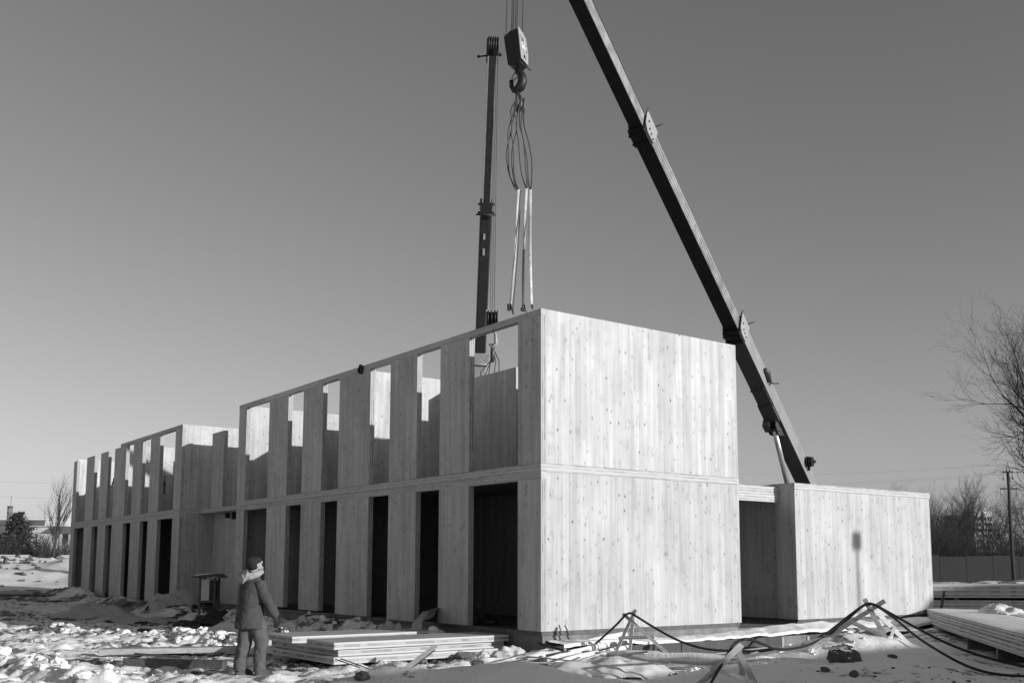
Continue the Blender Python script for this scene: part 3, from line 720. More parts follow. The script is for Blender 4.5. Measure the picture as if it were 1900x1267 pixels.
MB().tube([bxv*-0.15+bzv*0.22+fy*-0.1, bxv*-0.16+bzv*0.36+fy*-0.1, bxv*-0.11+bzv*0.40+fy*-0.1], 0.012, 6).build('lifting_eye', M['steel'], hb)
MB().bar(bxv*0.12-fy*0.17+bzv*-0.33, bxv*0.20+fy*0.16+bzv*-0.40, 0.02, 0.02).build('keeper_bar', M['black'], hb)
# hook: thick curved C with a slim safety latch
hz = -0.38
pts = []; rr = []
for k, (x, z, r) in enumerate(((0.02,-0.34,0.045),(0.04,-0.42,0.062),(0.10,-0.47,0.075),(0.14,-0.55,0.084),(0.145,-0.65,0.092),(0.10,-0.75,0.094),(0.02,-0.79,0.080),(-0.04,-0.77,0.060),(-0.08,-0.72,0.042),(-0.09,-0.67,0.028))):
    pts.append(fx*x+Vector((0,0,z))); rr.append(r)
MB().tube(pts, rr, 12).build('hook', M['black'], hb)
MB().tube([fx*0.0+Vector((0,0,-0.40)), fx*-0.085+Vector((0,0,-0.52)), fx*-0.06+Vector((0,0,-0.575)), fx*0.06+Vector((0,0,-0.53))], 0.010, 6).build('safety_latch', M['steel'], hb)
MB().tube([fx*-0.095+Vector((0,0,-0.57)), fx*-0.09+Vector((0,0,-0.71))], 0.042, 8).build('latch_weight', M['black'], hb)
mb = MB(); tipc = T0+Vector((0,0,-0.2))
for k, dx in enumerate((-0.13,-0.075,-0.01,0.01,0.075,0.135)):
    y_ = (-0.09,0.09)[k % 2]
    mb.tube([bxv*dx+fy*y_+bzv*0.33, (tipc-HB)+fx*(dx*0.95-0.0)+fy*y_], 0.0085 if k not in (1,) else 0.011, 5)
mb.build('hoist_rope', M['rope'], hb)

# slings : wire loops from the hook down to flat webbing that carries the top plate
HOOKC = HB+Vector((0,0,-0.80))
sl = [  # webbing top (px,py) , clamp (px,py) , loop bulge , material
    (962, 352, 946, 577, [(948,205),(950,235),(940,285),(947,330)], 'strap'),
    (966, 356, 951, 581, [(949,240),(952,270),(954,320),(960,348)], 'strapdk'),
    (977, 350, 971, 578, [(958,230),(962,262),(966,310),(972,338)], 'strap2'),
    (984, 352, 987, 571, [(972,230),(980,260),(987,300),(986,340)], 'strap')]
slab = ['pale webbing sling at the left, tied to wire loops under the big hook', 'thin dark sling just right of the left pale webbing sling', 'half dark, half pale sling, third from the left under the big hook', 'pale webbing sling at the right end under the big hook']
DS = 18.6
for k, (x0, y0, x1, y1, loop, kind) in enumerate(sl):
    root = empty('lifting_sling', slab[k], 'sling', HOOKC, 0, 'slings hanging from the big hook')
    top_p = at(x0, y0, 18.9); cl = on(x1, y1, 1, 0.04); cl.z = max(cl.z, H+0.02)
    th = at((958,960,966,972)[k], 186+3*(k % 2), 19.3)
    w = []
    w.append(HOOKC+Vector((0,0,0.02+0.01*k))); w.append(th)
    left = [th]+[at(px, py, 19.1) for px, py in loop]+[top_p]
    # smooth the loop
    def smooth(pl, n=8):
        o = []
        for i in range(len(pl)-1):
            p0 = pl[max(i-1,0)]; p1 = pl[i]; p2 = pl[i+1]; p3 = pl[min(i+2,len(pl)-1)]
            for j in range(n):
                t = j/n; o.append(0.5*((2*p1)+(p2-p0)*t+(2*p0-5*p1+4*p2-p3)*t*t+(3*p1-p0-3*p2+p3)*t*t*t))
        return o+[pl[-1]]
    mb = MB(); mb.tube([q-HOOKC for q in w], 0.016, 6)
    mb.tube([q-HOOKC for q in smooth(left)], 0.0125, 6)
    RV = Vector(RGT)
    right = [p+RV*(0.10*math.sin(math.pi*i/(len(left)-1))*(1.0 if k in (0,2) else -0.9)) for i, p in enumerate(left)]
    mb.tube([q-HOOKC for q in smooth(right)], 0.0115, 6)
    mb.build('wire_loop', M['rope'], root)
    mb = MB(); t0 = th-HOOKC
    mb.tube([t0+Vector((0,0,0.06)), t0+Vector((0.01,0,0.0)), t0+Vector((0,0.01,-0.10)), t0+Vector((0,0,-0.22))], [0.02,0.028,0.03,0.018], 8)
    mb.build('thimble', M['steel'], root)
    d = cl-top_p; rv = RV
    mb = MB(); n_ = 14
    wid = 0.026 if kind != 'strapdk' else 0.011
    for seg_i, mat in (((0, n_), M['strap' if kind != 'strapdk' else 'strapdk']),) if kind != 'strap2' else (((0, 7), M['strap']), ((7, n_), M['strapdk'])):
        mb = MB(); rings = []
        for i in range(seg_i[0], seg_i[1]+1):
            t = i/n_; p = top_p+d*t-HOOKC+rv*(0.02*math.sin(t*3.1)*(1 if k < 2 else -1)); tw = 0.5*math.sin(t*5+k)
            u = (rv*math.cos(tw)+Vector(FWD)*math.sin(tw)); v_ = u.cross(Vector((0,0,1)))
            rings.append((p, u*wid, v_*0.006))
        mb.rings(rings, 8); mb.build('webbing', mat, root)
    if k in (0, 2):
        c_ = cl-HOOKC+Vector((0,0,0.03))
        o = MB().box((c_.x-0.03,c_.y-0.04,c_.z-0.02),(c_.x+0.03,c_.y+0.04,c_.z+(0.10 if k == 0 else 0.04))).build('clamp', M['black'], root)
        MB().tube([c_+Vector((0.03,0,0.10)), c_+Vector((0.05,0,0.02)), c_+Vector((0.09,0,-0.06))], 0.012, 6).build('shackle', M['steel'], o)
    else:
        c_ = cl-HOOKC
        MB().tube([c_+Vector((0,0,0.06)), c_+Vector((0.03,0,0.0)), c_+Vector((0.02,0,-0.03))], 0.014, 6).build('shackle', M['steel'], root)

# far crane behind the block
c2 = empty('truck_crane', 'far truck crane with thin near-vertical dark boom behind the roofless upper storey', 'crane', (-27.5, 17.4, -0.2))
a, b, ax, sd_, up = boom_frame(at(889, 700, 45.0), at(914.5, 72, 38.5))
LB = (b-a).length; fd = -(a.z-2.3)/ax.z
def P(t, x, y): return a+ax*t+sd_*x+up*y
def onb2(py): 
    lo, hi = fd, LB
    for _ in range(50):
        mid_ = (lo+hi)/2; d = np.array(a+ax*mid_)-CAM
        if PY-F*float(d@UPV)/float(d@FWD) > py: lo = mid_
        else: hi = mid_
    return lo
def s2box(t0, t1, w, h, name, mat, parent=None):
    mb = MB(); ch = 0.05
    prof = [(-w/2+ch,-h/2),(w/2-ch,-h/2),(w/2,-h/2+ch),(w/2,h/2-ch),(w/2-ch,h/2),(-w/2+ch,h/2),(-w/2,h/2-ch),(-w/2,-h/2+ch)]
    mb.prism([P(t0,x,y) for x, y in prof], ax*(t1-t0)); return world_part(mb, name, mat, parent or c2)
u1, u2 = onb2(660), onb2(383)
s2box(fd, u1, 0.58, 0.68, 'boom_section', M['cranelt'])
s2box(u1-0.4, u2, 0.46, 0.52, 'boom_section', M['boomdk'])
tip2 = s2box(u2-0.4, LB-0.6, 0.34, 0.40, 'boom_section', M['boomdk'])
def bp2(name, mat, fn, parent=None):
    mb = MB(); fn(mb); o = mb.build(name, mat); o.data.transform(c2.matrix_basis.inverted()); o.parent = parent or c2; return o
bp2('edge_flange', M['crane'], lambda mb: [mb.bar(P(u2,x,-0.2), P(LB-0.6,x,-0.2), 0.05, 0.03, up) for x in (-0.155,0.155)], tip2)
for uu, w in ((u1, 0.62), (u2, 0.44)):
    bp2('boom_collar', M['cranelt'] if uu == u1 else M['boomdk'], lambda mb: (mb.obox(P(uu,0,0), ax*0.22, sd_*(w/2+0.02), up*0.36), [mb.tube([P(uu+q,s*w/2,-0.25), P(uu+q,s*(w/2+0.12),-0.25)], 0.05, 6) for q in (-0.2,0.15) for s in (-1,1)], mb.tube([P(uu-0.24,-w/2-0.15,-0.4),P(uu-0.24,w/2+0.2,-0.4)], 0.035, 6)))
bp2('sensor_box', M['cranelt'], lambda mb: [mb.obox(P(onb2(y_),0.04,-0.275), ax*l, sd_*0.045, up*0.02) for y_, l in ((392,0.07),(436,0.12),(464,0.14))])
bp2('boom_head', M['black'], lambda mb: ([mb.tube([P(LB-0.25,x,-0.05), P(LB-0.25,x+0.05,-0.05)], 0.33, 20) for x in (-0.22,-0.13,-0.04,0.05,0.13)], mb.obox(P(LB-0.45,0,0.1), ax*0.42, sd_*0.21, up*0.27), mb.tube([P(LB-0.6,0.2,-0.1), P(LB-0.65,0.5,-0.1)], 0.03, 6), mb.ball(P(LB-0.65,0.52,-0.1), 0.06), mb.ball(P(LB-0.55,-0.30,-0.1), 0.07)))
truck(c2, (a.x+ax.x*fd-0.4, a.y+ax.y*fd-0.3, gzs(-28, 17)-0.02), R(200))
pf = P(fd, 0, 0)
mb = MB(); mb.prism([pf+Vector((-0.9,0.8,-0.2)), pf+Vector((0.9,0.8,-0.2)), pf+Vector((1.2,-1.8,-0.9)), pf+Vector((-1.2,-1.8,-0.9))], Vector((0,0,-0.28)))
world_part(mb, 'turntable', M['crane'], c2)
HB2 = at(914, 592, 38.5)
hb2 = empty('hook_block', 'small black hook block hanging beside the far crane boom behind the top plate', 'hook block', HB2)
rv = Vector(RGT); fv = Vector((-rv.y, rv.x, 0))
mb = MB(); [mb.tube([fv*-0.12+rv*x, fv*-0.12+rv*(x+0.04)], 0.30, 16) for x in (-0.18,-0.05,0.08,0.16)]; mb.obox((0,0,0), rv*0.19, fv*0.12, Vector((0,0,0.24)))
mb.build('block_body', M['black'], hb2)
MB().tube([rv*-0.22+Vector((0,0,0.36)), rv*-0.24+Vector((0,0,-0.42))], 0.05, 6).build('side_plate', M['crane'], hb2)
mb = MB(); [mb.tube([rv*x+Vector((0,0,0.25)), (at(x2, 78, 38.3)-HB2)], 0.011, 4) for x, x2 in ((-0.10,918),(0.06,924),(-0.02,921))]
mb.build('hoist_rope', M['rope'], hb2)
MB().tube([Vector((0,0,-0.25)), rv*0.12+Vector((0,0,-0.62)), rv*0.14+Vector((0,0,-0.95)), rv*0.0+Vector((0,0,-1.1)), rv*-0.12+Vector((0,0,-0.95))], [0.05,0.06,0.09,0.08,0.04], 8).build('hook', M['crane'], hb2)
s_ = empty('chain_sling', 'thin chain sling with four legs hanging from the small far hook block', 'sling', HB2+Vector((0,0,-1.05)))
mb = MB()
for (px, py) in ((892,690),(901,694),(906,700),(917,694),(926,688)):
    e = at(px, py, 38.3)-HB2+Vector((0,0,1.05)); e2 = e+Vector((0,0,-1.6))
    mb.tube([Vector((0,0,0)), Vector((0,0,-0.55))+rv*(0.25 if px > 910 else -0.12)*(1 if px > 920 else 0.5), e, e2], 0.018, 4)
mb.build('chain_leg', M['rope'], s_)
mb = MB(); mb.tube([(0,0,0.1), (0.02,0,-0.25), (0,0,-0.6)], [0.05,0.10,0.07], 7); mb.build('master_link', M['steel'], s_)

# ---------------------------------------------------------------- person
def modded(o, vox=0.012, sub=True, disp=None, smooth=3):
    r = o.modifiers.new('Remesh', 'REMESH'); r.mode = 'VOXEL'; r.voxel_size = vox; r.use_smooth_shade = True
    s_ = o.modifiers.new('Smooth', 'SMOOTH'); s_.iterations = smooth; s_.factor = 0.5
    if disp:
        tx = bpy.data.textures.new(o.name+'_folds', 'CLOUDS'); tx.noise_scale = disp[1]; tx.noise_depth = 2
        d = o.modifiers.new('Folds', 'DISPLACE'); d.texture = tx; d.strength = disp[0]; d.mid_level = 0.5; d.texture_coords = 'LOCAL'
    return o
pf_ = at(466, 1249, 15.3); pz = gzs(pf_.x, pf_.y)
FACE = math.atan2(RGT[1], RGT[0])+R(44)
man = empty('person', 'person in dark knit hat, padded jacket with pale hood and work trousers, looking up', 'person', (pf_.x, pf_.y, -0.525), FACE)
def ell(c, ax, ay): return (Vector(c), (ax,0,0), (0,ay,0))
# body: one continuous figure (legs, trunk, neck, head, arms)
mb = MB()
mb.rings([ell((-0.04,0,0.82),0.12,0.15), ell((-0.04,0,1.0),0.11,0.15), ell((-0.03,0,1.25),0.12,0.17), ell((-0.03,0,1.42),0.09,0.16), ell((-0.03,0,1.47),0.06,0.09), ell((-0.015,0,1.54),0.055,0.055), ell((0.0,0,1.60),0.06,0.058)], 16)
HC = Vector((0.015, 0, 1.655))
for c, rx, ry, rz in ((HC, 0.098, 0.076, 0.108), (HC+Vector((0.045,0,-0.035)), 0.062, 0.058, 0.075), (HC+Vector((-0.03,0,0.015)), 0.085, 0.078, 0.09)): mb.ball(c, rx, ry, rz, 16, 10)
TU = R(24)     # chin lifted
def hd(x, y, z):
    return HC+Vector((x*math.cos(TU)-z*math.sin(TU), y, x*math.sin(TU)+z*math.cos(TU)))
mb.tube([hd(0.085,0,0.035), hd(0.105,0,0.005), hd(0.118,0,-0.018), hd(0.095,0,-0.030)], [0.010,0.013,0.016,0.010], 8)     # nose
mb.tube([hd(0.082,-0.03,0.045), hd(0.092,0,0.047), hd(0.082,0.03,0.045)], 0.012, 6)                                   # brow
mb.tube([hd(0.080,-0.022,-0.058), hd(0.092,0,-0.058), hd(0.080,0.022,-0.058)], [0.008,0.011,0.008], 6)                 # lips
mb.ball(hd(0.075,0,-0.095), 0.03, 0.03, 0.024, 10, 8)                                                                  # chin
for s in (-1, 1): mb.ball(hd(-0.01, s*0.078, -0.005), 0.018, 0.010, 0.030, 8, 6)                                       # ears
hipR, kneeR, ankR = (-0.01,-0.09,0.86), (0.085,-0.11,0.49), (0.07,-0.12,0.10)
hipL, kneeL, ankL = (-0.05,0.09,0.86), (-0.08,0.10,0.48), (-0.13,0.12,0.10)
for h_, k_, a_ in ((hipR,kneeR,ankR),(hipL,kneeL,ankL)): mb.tube([h_, k_, a_], [0.085,0.06,0.045], 12)
shR, elR, wrR = (-0.02,-0.21,1.38), (0.06,-0.31,1.10), (0.21,-0.30,0.88)
shL, elL, wrL = (-0.02,0.21,1.38), (0.02,0.28,1.10), (0.10,0.27,0.86)
for s_, e_, w_ in ((shR,elR,wrR),(shL,elL,wrL)): mb.tube([s_, e_, w_], [0.06,0.045,0.032], 10)
modded(mb.build('body', M['skin'], man), 0.009, smooth=2)
# eyes
for s in (-1, 1):
    e = MB().ball(hd(0.078, s*0.030, 0.022), 0.010, 0.012, 0.010, 8, 6).build('eye', M['black'], man)
# jacket with sleeves
mb = MB()
mb.rings([ell((-0.055,0,0.70),0.215,0.240), ell((-0.055,0,0.80),0.212,0.240), ell((-0.05,0,0.95),0.190,0.230), ell((-0.045,0,1.10),0.186,0.230), ell((-0.035,0,1.25),0.182,0.240), ell((-0.035,0,1.36),0.158,0.240), ell((-0.035,0,1.43),0.118,0.19), ell((-0.03,0,1.485),0.09,0.11), ell((-0.02,0,1.53),0.078,0.085)], 24)
for s_, e_, w_ in ((shR,elR,wrR),(shL,elL,wrL)):
    s0 = Vector(s_); e0 = Vector(e_); w0 = Vector(w_)
    mb.tube([s0+Vector((0,0,0.02)), s0*0.55+e0*0.45+Vector((-0.01,0,0)), e0, e0*0.45+w0*0.55, w0], [0.092,0.088,0.082,0.076,0.066], 14)
modded(mb.build('jacket', M['jacket'], man), 0.012, disp=(0.036, 0.13))
mb = MB(); mb.rings([ell((-0.055,0,0.700),0.208,0.228), ell((-0.055,0,0.735),0.212,0.232)], 24); mb.build('jacket_hem', M['jacket'], man)
MB().tube([(-0.235,0.0,1.40),(-0.243,0.0,1.25),(-0.245,0,1.1),(-0.25,0,0.95),(-0.272,0,0.78)], 0.006, 6).build('back_seam', M['hat'], man)
MB().rings([ell((-0.048,0,1.015),0.196,0.238), ell((-0.048,0,1.03),0.197,0.239), ell((-0.048,0,1.045),0.194,0.237)], 24, cap=False).build('waist_seam', M['jacket'], man)
# hood lying on the shoulders
mb = MB()
ringp = []
for k in range(17):
    t = math.pi*2*k/16
    ringp.append(Vector((-0.03+0.125*math.cos(t), 0.125*math.sin(t), 1.505+0.045*math.cos(t)+0.0)))
mb.tube(ringp, [0.042+0.022*(1-math.cos(2*math.pi*k/16))/2 for k in range(17)], 10)
mb.rings([((-0.175,0,1.545),(0.03,0,0.03),(0,0.12,0)), ((-0.195,0,1.48),(0.045,0,0.0),(0,0.13,0)), ((-0.205,0,1.41),(0.035,0,0),(0,0.09,0)), ((-0.20,0,1.36),(0.015,0,0),(0,0.03,0))], 14)
modded(mb.build('hood', M['hood'], man), 0.010, disp=(0.022, 0.05))
# knit hat
mb = MB()
mb.rings([((hd(-0.008,0,0.010)),(0.104,0,0.03),(0,0.092,0)), ((hd(-0.014,0,0.045)),(0.107,0,0.038),(0,0.095,0)), ((hd(-0.026,0,0.085)),(0.098,0,0.035),(0,0.087,0)), ((hd(-0.035,0,0.118)),(0.07,0,0.027),(0,0.062,0)), ((hd(-0.04,0,0.135)),(0.02,0,0.008),(0,0.02,0))], 20)
mb.ball(hd(-0.05,0,-0.01), 0.075, 0.087, 0.075, 14, 10)
modded(mb.build('knit_hat', M['hat'], man), 0.010, disp=(0.006, 0.02))
# trousers
mb = MB()
mb.rings([ell((-0.05,0,0.92),0.15,0.175), ell((-0.04,0,0.82),0.158,0.185), ell((-0.04,0,0.76),0.13,0.175)], 18)
for h_, k_, a_, sgn in ((hipR,kneeR,ankR,1),(hipL,kneeL,ankL,-1)):
    h0, k0, a0 = Vector(h_), Vector(k_), Vector(a_)
    mb.tube([h0, h0*0.5+k0*0.5+Vector((0.02,0,0)), k0+Vector((0.012,0,0)), k0*0.5+a0*0.5+Vector((-0.01,0,0)), a0+Vector((0,0,0.05)), a0+Vector((0.005,0,-0.02))], [0.128,0.122,0.108,0.100,0.088,0.092], 14)
modded(mb.build('trousers', M['trousers'], man), 0.013, disp=(0.045, 0.13))
for a_ in (ankR, ankL):
    a0 = Vector(a_); mb = MB()
    mb.rings([((a0.x+0.07,a0.y,0.012),(0.155,0,0),(0,0.050,0)), ((a0.x+0.07,a0.y,0.05),(0.150,0,0),(0,0.050,0)), ((a0.x+0.05,a0.y,0.085),(0.12,0,0),(0,0.048,0)), ((a0.x+0.0,a0.y,0.13),(0.07,0,0),(0,0.05,0)), ((a0.x-0.005,a0.y,0.20),(0.06,0,0),(0,0.055,0))], 16)
    mb.rings([((a0.x+0.07,a0.y,-0.012),(0.165,0,0),(0,0.056,0)), ((a0.x+0.07,a0.y,0.018),(0.165,0,0),(0,0.056,0))], 16)
    modded(mb.build('boot', M['boot'], man), 0.009, smooth=1)
# gloves: palm, four curled fingers of unequal length, thumb from the side of the palm
for w_, s in ((wrR, 1), (wrL, -1)):
    w0 = Vector(w_); d = Vector((0.26, 0.04*s, -0.96)).normalized(); f_ = Vector((0.96,0,0.26)); side = Vector((0, s, 0))
    mb = MB(); mb.rings([(w0+d*-0.03, f_*0.045, side*0.035), (w0+d*0.03, f_*0.052, side*0.032), (w0+d*0.085, f_*0.052, side*0.026), (w0+d*0.11, f_*0.045, side*0.022)], 12)
    for k, L_ in enumerate((0.070,0.082,0.076,0.058)):
        b0 = w0+d*0.10+f_*(0.036-0.024*k)
        mb.tube([b0, b0+d*L_*0.5+side*0.012, b0+d*L_*0.85+side*0.034, b0+d*L_*0.9+side*0.055], [0.0135,0.0135,0.0125,0.010], 8)
    mb.tube([w0+d*0.03+f_*0.045, w0+d*0.07+f_*0.068+side*0.012, w0+d*0.108+f_*0.070+side*0.028], [0.015,0.0145,0.011], 8)
    modded(mb.build('glove', M['black'], man), 0.006, smooth=1)

# ---------------------------------------------------------------- stacks of timber panels
def slab(name, label, c, L_, W_, h, rz, mat, group=None, snow=0.0, cat='timber panel'):
    mb = MB().box((-L_/2,-W_/2,0),(L_/2,W_/2,h)); o = mb.build(name, mat); o.location = c; o.rotation_euler = (0,0,rz)
    bv = o.modifiers.new('Bevel', 'BEVEL'); bv.width = 0.004; bv.segments = 1
    tag(o, label, cat, group)
    if snow:
        n1, n2 = max(8, int(L_/0.12)), max(6, int(W_/0.12)); mb = MB()
        for i in range(n1+1):
            for j in range(n2+1):
                x = -L_/2+L_*i/n1; y = -W_/2+W_*j/n2
                e = min(1.0, min(i, n1-i, j, n2-j)/1.5)
                mb.v.append((x, y, h+0.002+e*snow*(0.6+0.7*float(fbm(np.array([x+c[0]]), np.array([y+c[1]]), 1.1, 3, 7)[0]+0.4))))
        for i in range(n1):
            for j in range(n2):
                a_ = i*(n2+1)+j; mb.f.append([a_, a_+n2+1, a_+n2+2, a_+1]); mb.sm.append(True)
        mb.build('snow_cover', M['snowc'], o)
    return o
zs = -0.50
G1 = 'timber panels stacked on the snow behind the person'
slab('timber_board', 'bottom timber panel of the pale pile lying before the facade', (-2.10,-1.75,zs+0.06), 2.36, 3.36, 0.112, 0, M['panely'], G1)
slab('timber_board', 'middle timber panel of the pale pile lying before the facade', (-2.32,-1.68,zs+0.175), 2.62, 3.26, 0.112, 0, M['panely'], G1)
slab('timber_board', 'top front timber panel of the pale pile, nearest the snow mound', (-1.42,-1.72,zs+0.29), 1.0, 3.42, 0.112, 0, M['panely'], G1)
slab('timber_board', 'top rear timber panel of the pale pile, nearest the facade', (-3.12,-1.95,zs+0.29), 1.12, 2.9, 0.112, 0, M['panely'], G1)
for k, yy in enumerate((-3.0, -1.7, -0.5)):
    o = MB().box((-1.1,-0.05,-0.05),(1.1,0.05,0.06)).build('timber_sleeper', M['boarddk'], None, (-2.1, yy, zs)); tag(o, 'dark bearer under the pale panel pile, ' + ['at its left end','in the middle','at its right end'][k], 'sleeper', 'bearers under the pale panel pile')
# leaning broken plank
p0 = at(748, 1238, 15.5); p1 = at(809, 1198, 15.9)
o = empty('broken_plank', 'short broken plank leaning against the front of the pale panel pile', 'plank', p0)
MB().bar((0,0,-0.05), p1-p0, 0.085, 0.035, (0.5,-0.6,0.6)).build('plank', M['board'], o)
MB().bar(Vector((0,0,-0.05))+Vector((0.03,-0.02,-0.03)), (p1-p0)*0.94+Vector((0.03,-0.02,-0.03)), 0.06, 0.015, (0.5,-0.6,0.6)).build('split_edge', M['boarddk'], o)
for k, ((xa,ya),(xb,yb)) in enumerate((((632,1221),(690,1242)),((622,1222),(668,1238)))):  # thin dark rods stand for stick shadow lines on the pile
    o = MB().tube([at(xa,ya,15.8), at(xb,yb,15.4)], 0.009, 5).build('thin_stick', M['boarddk']); tag(o, 'thin stick lying against the pale panel pile, ' + ('longer of two','shorter of two')[k], 'stick', 'sticks against the pale panel pile')
# right hand stacks
ang = math.atan2(0.77, -0.65)
dirv = Vector((math.cos(ang), math.sin(ang), 0)); nrmv = Vector((dirv.y, -dirv.x, 0))      # away from the camera / to the right
near = at(1900, 1220, 15.5); 
G2 = 'timber panels in the low snow-topped stack at the right'
c0 = Vector((near.x, near.y, 0))+dirv*3.9+nrmv*1.45
lv = ['lowest','second lowest','third','fourth','fifth']; rnd = random.Random(8)
for k in range(5):
    slab('timber_board', lv[k]+' wide board from the ground in the low stack at the right edge', (c0.x+dirv.x*rnd.uniform(-.12,.12)+nrmv.x*rnd.uniform(0,.03), c0.y+dirv.y*rnd.uniform(-.12,.12), -0.24+0.060*k), 11.0, 2.9, 0.055, ang, M['panely'], G2)
for k, (off, wd_) in enumerate(((-0.83,1.24),(0.62,1.58))):
    slab('timber_board', ['snow covered top board of the low right stack, on its camera side','snow covered top board of the low right stack, on its far side'][k], (c0.x+nrmv.x*off, c0.y+nrmv.y*off, 0.061+0.006*k), 10.9, wd_, 0.05, ang, M['panely'], G2, snow=0.022)
for k in range(4):
    q_ = c0+dirv*(-4.2+2.6*k); o = MB().box((-0.06,-1.35,-0.26),(0.06,1.35,-0.004)).build('timber_sleeper', M['boarddk'], None, (q_.x,q_.y,-0.24)); o.rotation_euler = (0,0,ang)
    tag(o, 'dark squared bearer under the low snow-topped stack, number %s from the camera end' % ['first','second','third','fourth'][k], 'sleeper', 'bearers under the snow-topped stack')
pa = at(1738, 1130, 27.5); pb = at(1960, 1133, 27.5); d2 = Vector((pb.x-pa.x, pb.y-pa.y, 0)).normalized(); n2 = Vector((-d2.y, d2.x, 0))
ang2 = math.atan2(d2.y, d2.x); c2_ = Vector((pa.x, pa.y, 0))+d2*3.2+n2*1.4
names2 = ['lowest','second lowest','third lowest','fourth from the bottom','fifth from the bottom','snow covered topmost']
for k in range(6):
    zz = -0.10+0.106*k+(0.07 if k > 2 else 0)
    slab('timber_board', names2[k]+' panel of the tall stack behind the annex corner', (c2_.x, c2_.y, zz), 6.6, 2.6, 0.104, ang2, M['panely'], 'timber panels in the tall stack behind the annex', snow=0.025 if k == 5 else 0)
for k in range(3):
    q_ = c2_+d2*(-2.6+2.4*k); o = MB().box((-0.06,-1.28,0),(0.06,1.28,0.066)).build('spacer_batten', M['boarddk'], None, (q_.x,q_.y,-0.10+0.318)); o.rotation_euler = (0,0,ang2)
    tag(o, 'dark spacer batten between the two lifts of the tall stack, '+['left end','middle','right end'][k], 'batten', 'spacer battens in the tall stack')
o = empty('prop_post', 'short leaning post at the left end of the tall panel stack', 'post', at(1745,1128,26.6))
MB().bar((0,0,-0.1), at(1750,1096,26.8)-at(1743,1128,26.6), 0.07, 0.04, (0.3,-0.5,0.2)).build('post', M['boarddk'], o)
def crumple(name, label, cat, c, rx, ry, h, mat, seed, n=34, ridge=0.6, rz=0.0):
    """a crumpled sheet heaped over something"""
    mb = MB(); u, v = np.meshgrid(np.linspace(-1,1,n+1), np.linspace(-1,1,n+1), indexing='ij'); r = np.hypot(u, v)
    f = fbm(u*1.4+seed, v*1.4, 1.0, 3, seed); g = fbm(u*3+seed, v*2.2, 1.0, 4, seed+3)
    fold = 1-np.abs(2*((u*1.7+v*1.1+f*1.6) % 1)-1)
    z = h*np.maximum(0, 1-r**2.2)**0.8*(0.75+0.8*f) + ridge*h*0.28*(fold-0.5)*np.maximum(0, 1.15-r) + 0.20*h*g*ridge*np.maximum(0,1.2-r)
    z = np.where(r < 1, z, z-0.05)
    mb.v = [tuple(q) for q in np.stack([u*rx*(1+0.15*f), v*ry*(1+0.15*g), z], -1).reshape(-1,3)]
    for i in range(n):
        for j in range(n):
            if math.hypot(-1+2*(i+.5)/n, -1+2*(j+.5)/n) < 1.0+0.1*math.sin(7*math.atan2(j-n/2, i-n/2)+seed):
                a_ = i*(n+1)+j; mb.f.append([a_, a_+n+1, a_+n+2, a_+1]); mb.sm.append(True)
    o = mb.build(name, mat); o.location = c; o.rotation_euler = (0,0,rz)
    return tag(o, label, cat)
q_ = at(1858, 1130, 22.0); crumple('plastic_sheet', 'small pale crumpled plastic on the snow-topped stack at the right', 'plastic sheet', (q_.x, q_.y, 0.10), 0.5, 0.4, 0.24, M['film'], 12, 30, 1.3, rz=0.9)
# left stacks and beams
def timber(name, label, pa, pb, w, h, mat, up=(0,0,1), cat='timber', group=None):
    pa = Vector(pa); pb = Vector(pb); m_ = (pa+pb)/2
    o = MB().bar(pa-m_, pb-m_, w, h, up).build(name, mat); o.location = m_
    bv = o.modifiers.new('Bevel', 'BEVEL'); bv.width = 0.008; bv.segments = 1
    return tag(o, label, cat, group)
def gp(px, py, z): return on(px, py, 2, z)
timber('squared_beam', 'thick dark squared beam lying nearest the person on the left', at(232,1228,16.6), at(418,1232,16.3), 0.16, 0.13, M['boarddk'])
timber('wide_plank', 'wide snow dusted plank lying behind the thick dark beam', at(186,1208,18.6), at(452,1203,19.0), 0.34, 0.10, M['board'])
timber('narrow_board', 'narrow board leaning on the wide plank at the left', at(250,1212,17.7), at(340,1219,17.3), 0.07, 0.03, M['boarddk'])
timber('steel_beam', 'black steel beam lying in the shade before the tarpaulin heap', at(255,1170,24.0), at(338,1176,23.8), 0.30, 0.12, M['black'])
timber('steel_beam', 'black beam tilted upwards beside the other black beam in the shade', at(325,1177,23.6), at(372,1162,23.9), 0.20, 0.10, M['black'])
timber('scrap_board', 'dark scrap board lying right of the black beams in the shade', at(368,1172,23.6), at(402,1176,23.2), 0.30, 0.05, M['boarddk'])
sa = at(-60,1104,40.5); sb = at(115,1104,40.5); g_ = 'long timbers in the low stack at the far left'
for k in range(3):
    timber('long_timber', ['lower long timber of the low stack at the far left', 'middle long timber of the low stack at the far left', 'top long timber of the low stack, its end further from the wing'][k], Vector((sa.x,sa.y,-0.26+0.125*k)), Vector((sb.x-(0.5 if k == 2 else 0)*1.2,sb.y-(0.5 if k == 2 else 0)*1.6,-0.26+0.125*k)), 0.7, 0.115, M['boarddk'] if k < 2 else M['board'], group=g_)
timber('squared_beam', 'dark squared beam on the snow in front of the far left stack', at(30,1116,38.5), at(108,1116,38.0), 0.5, 0.10, M['boarddk'])
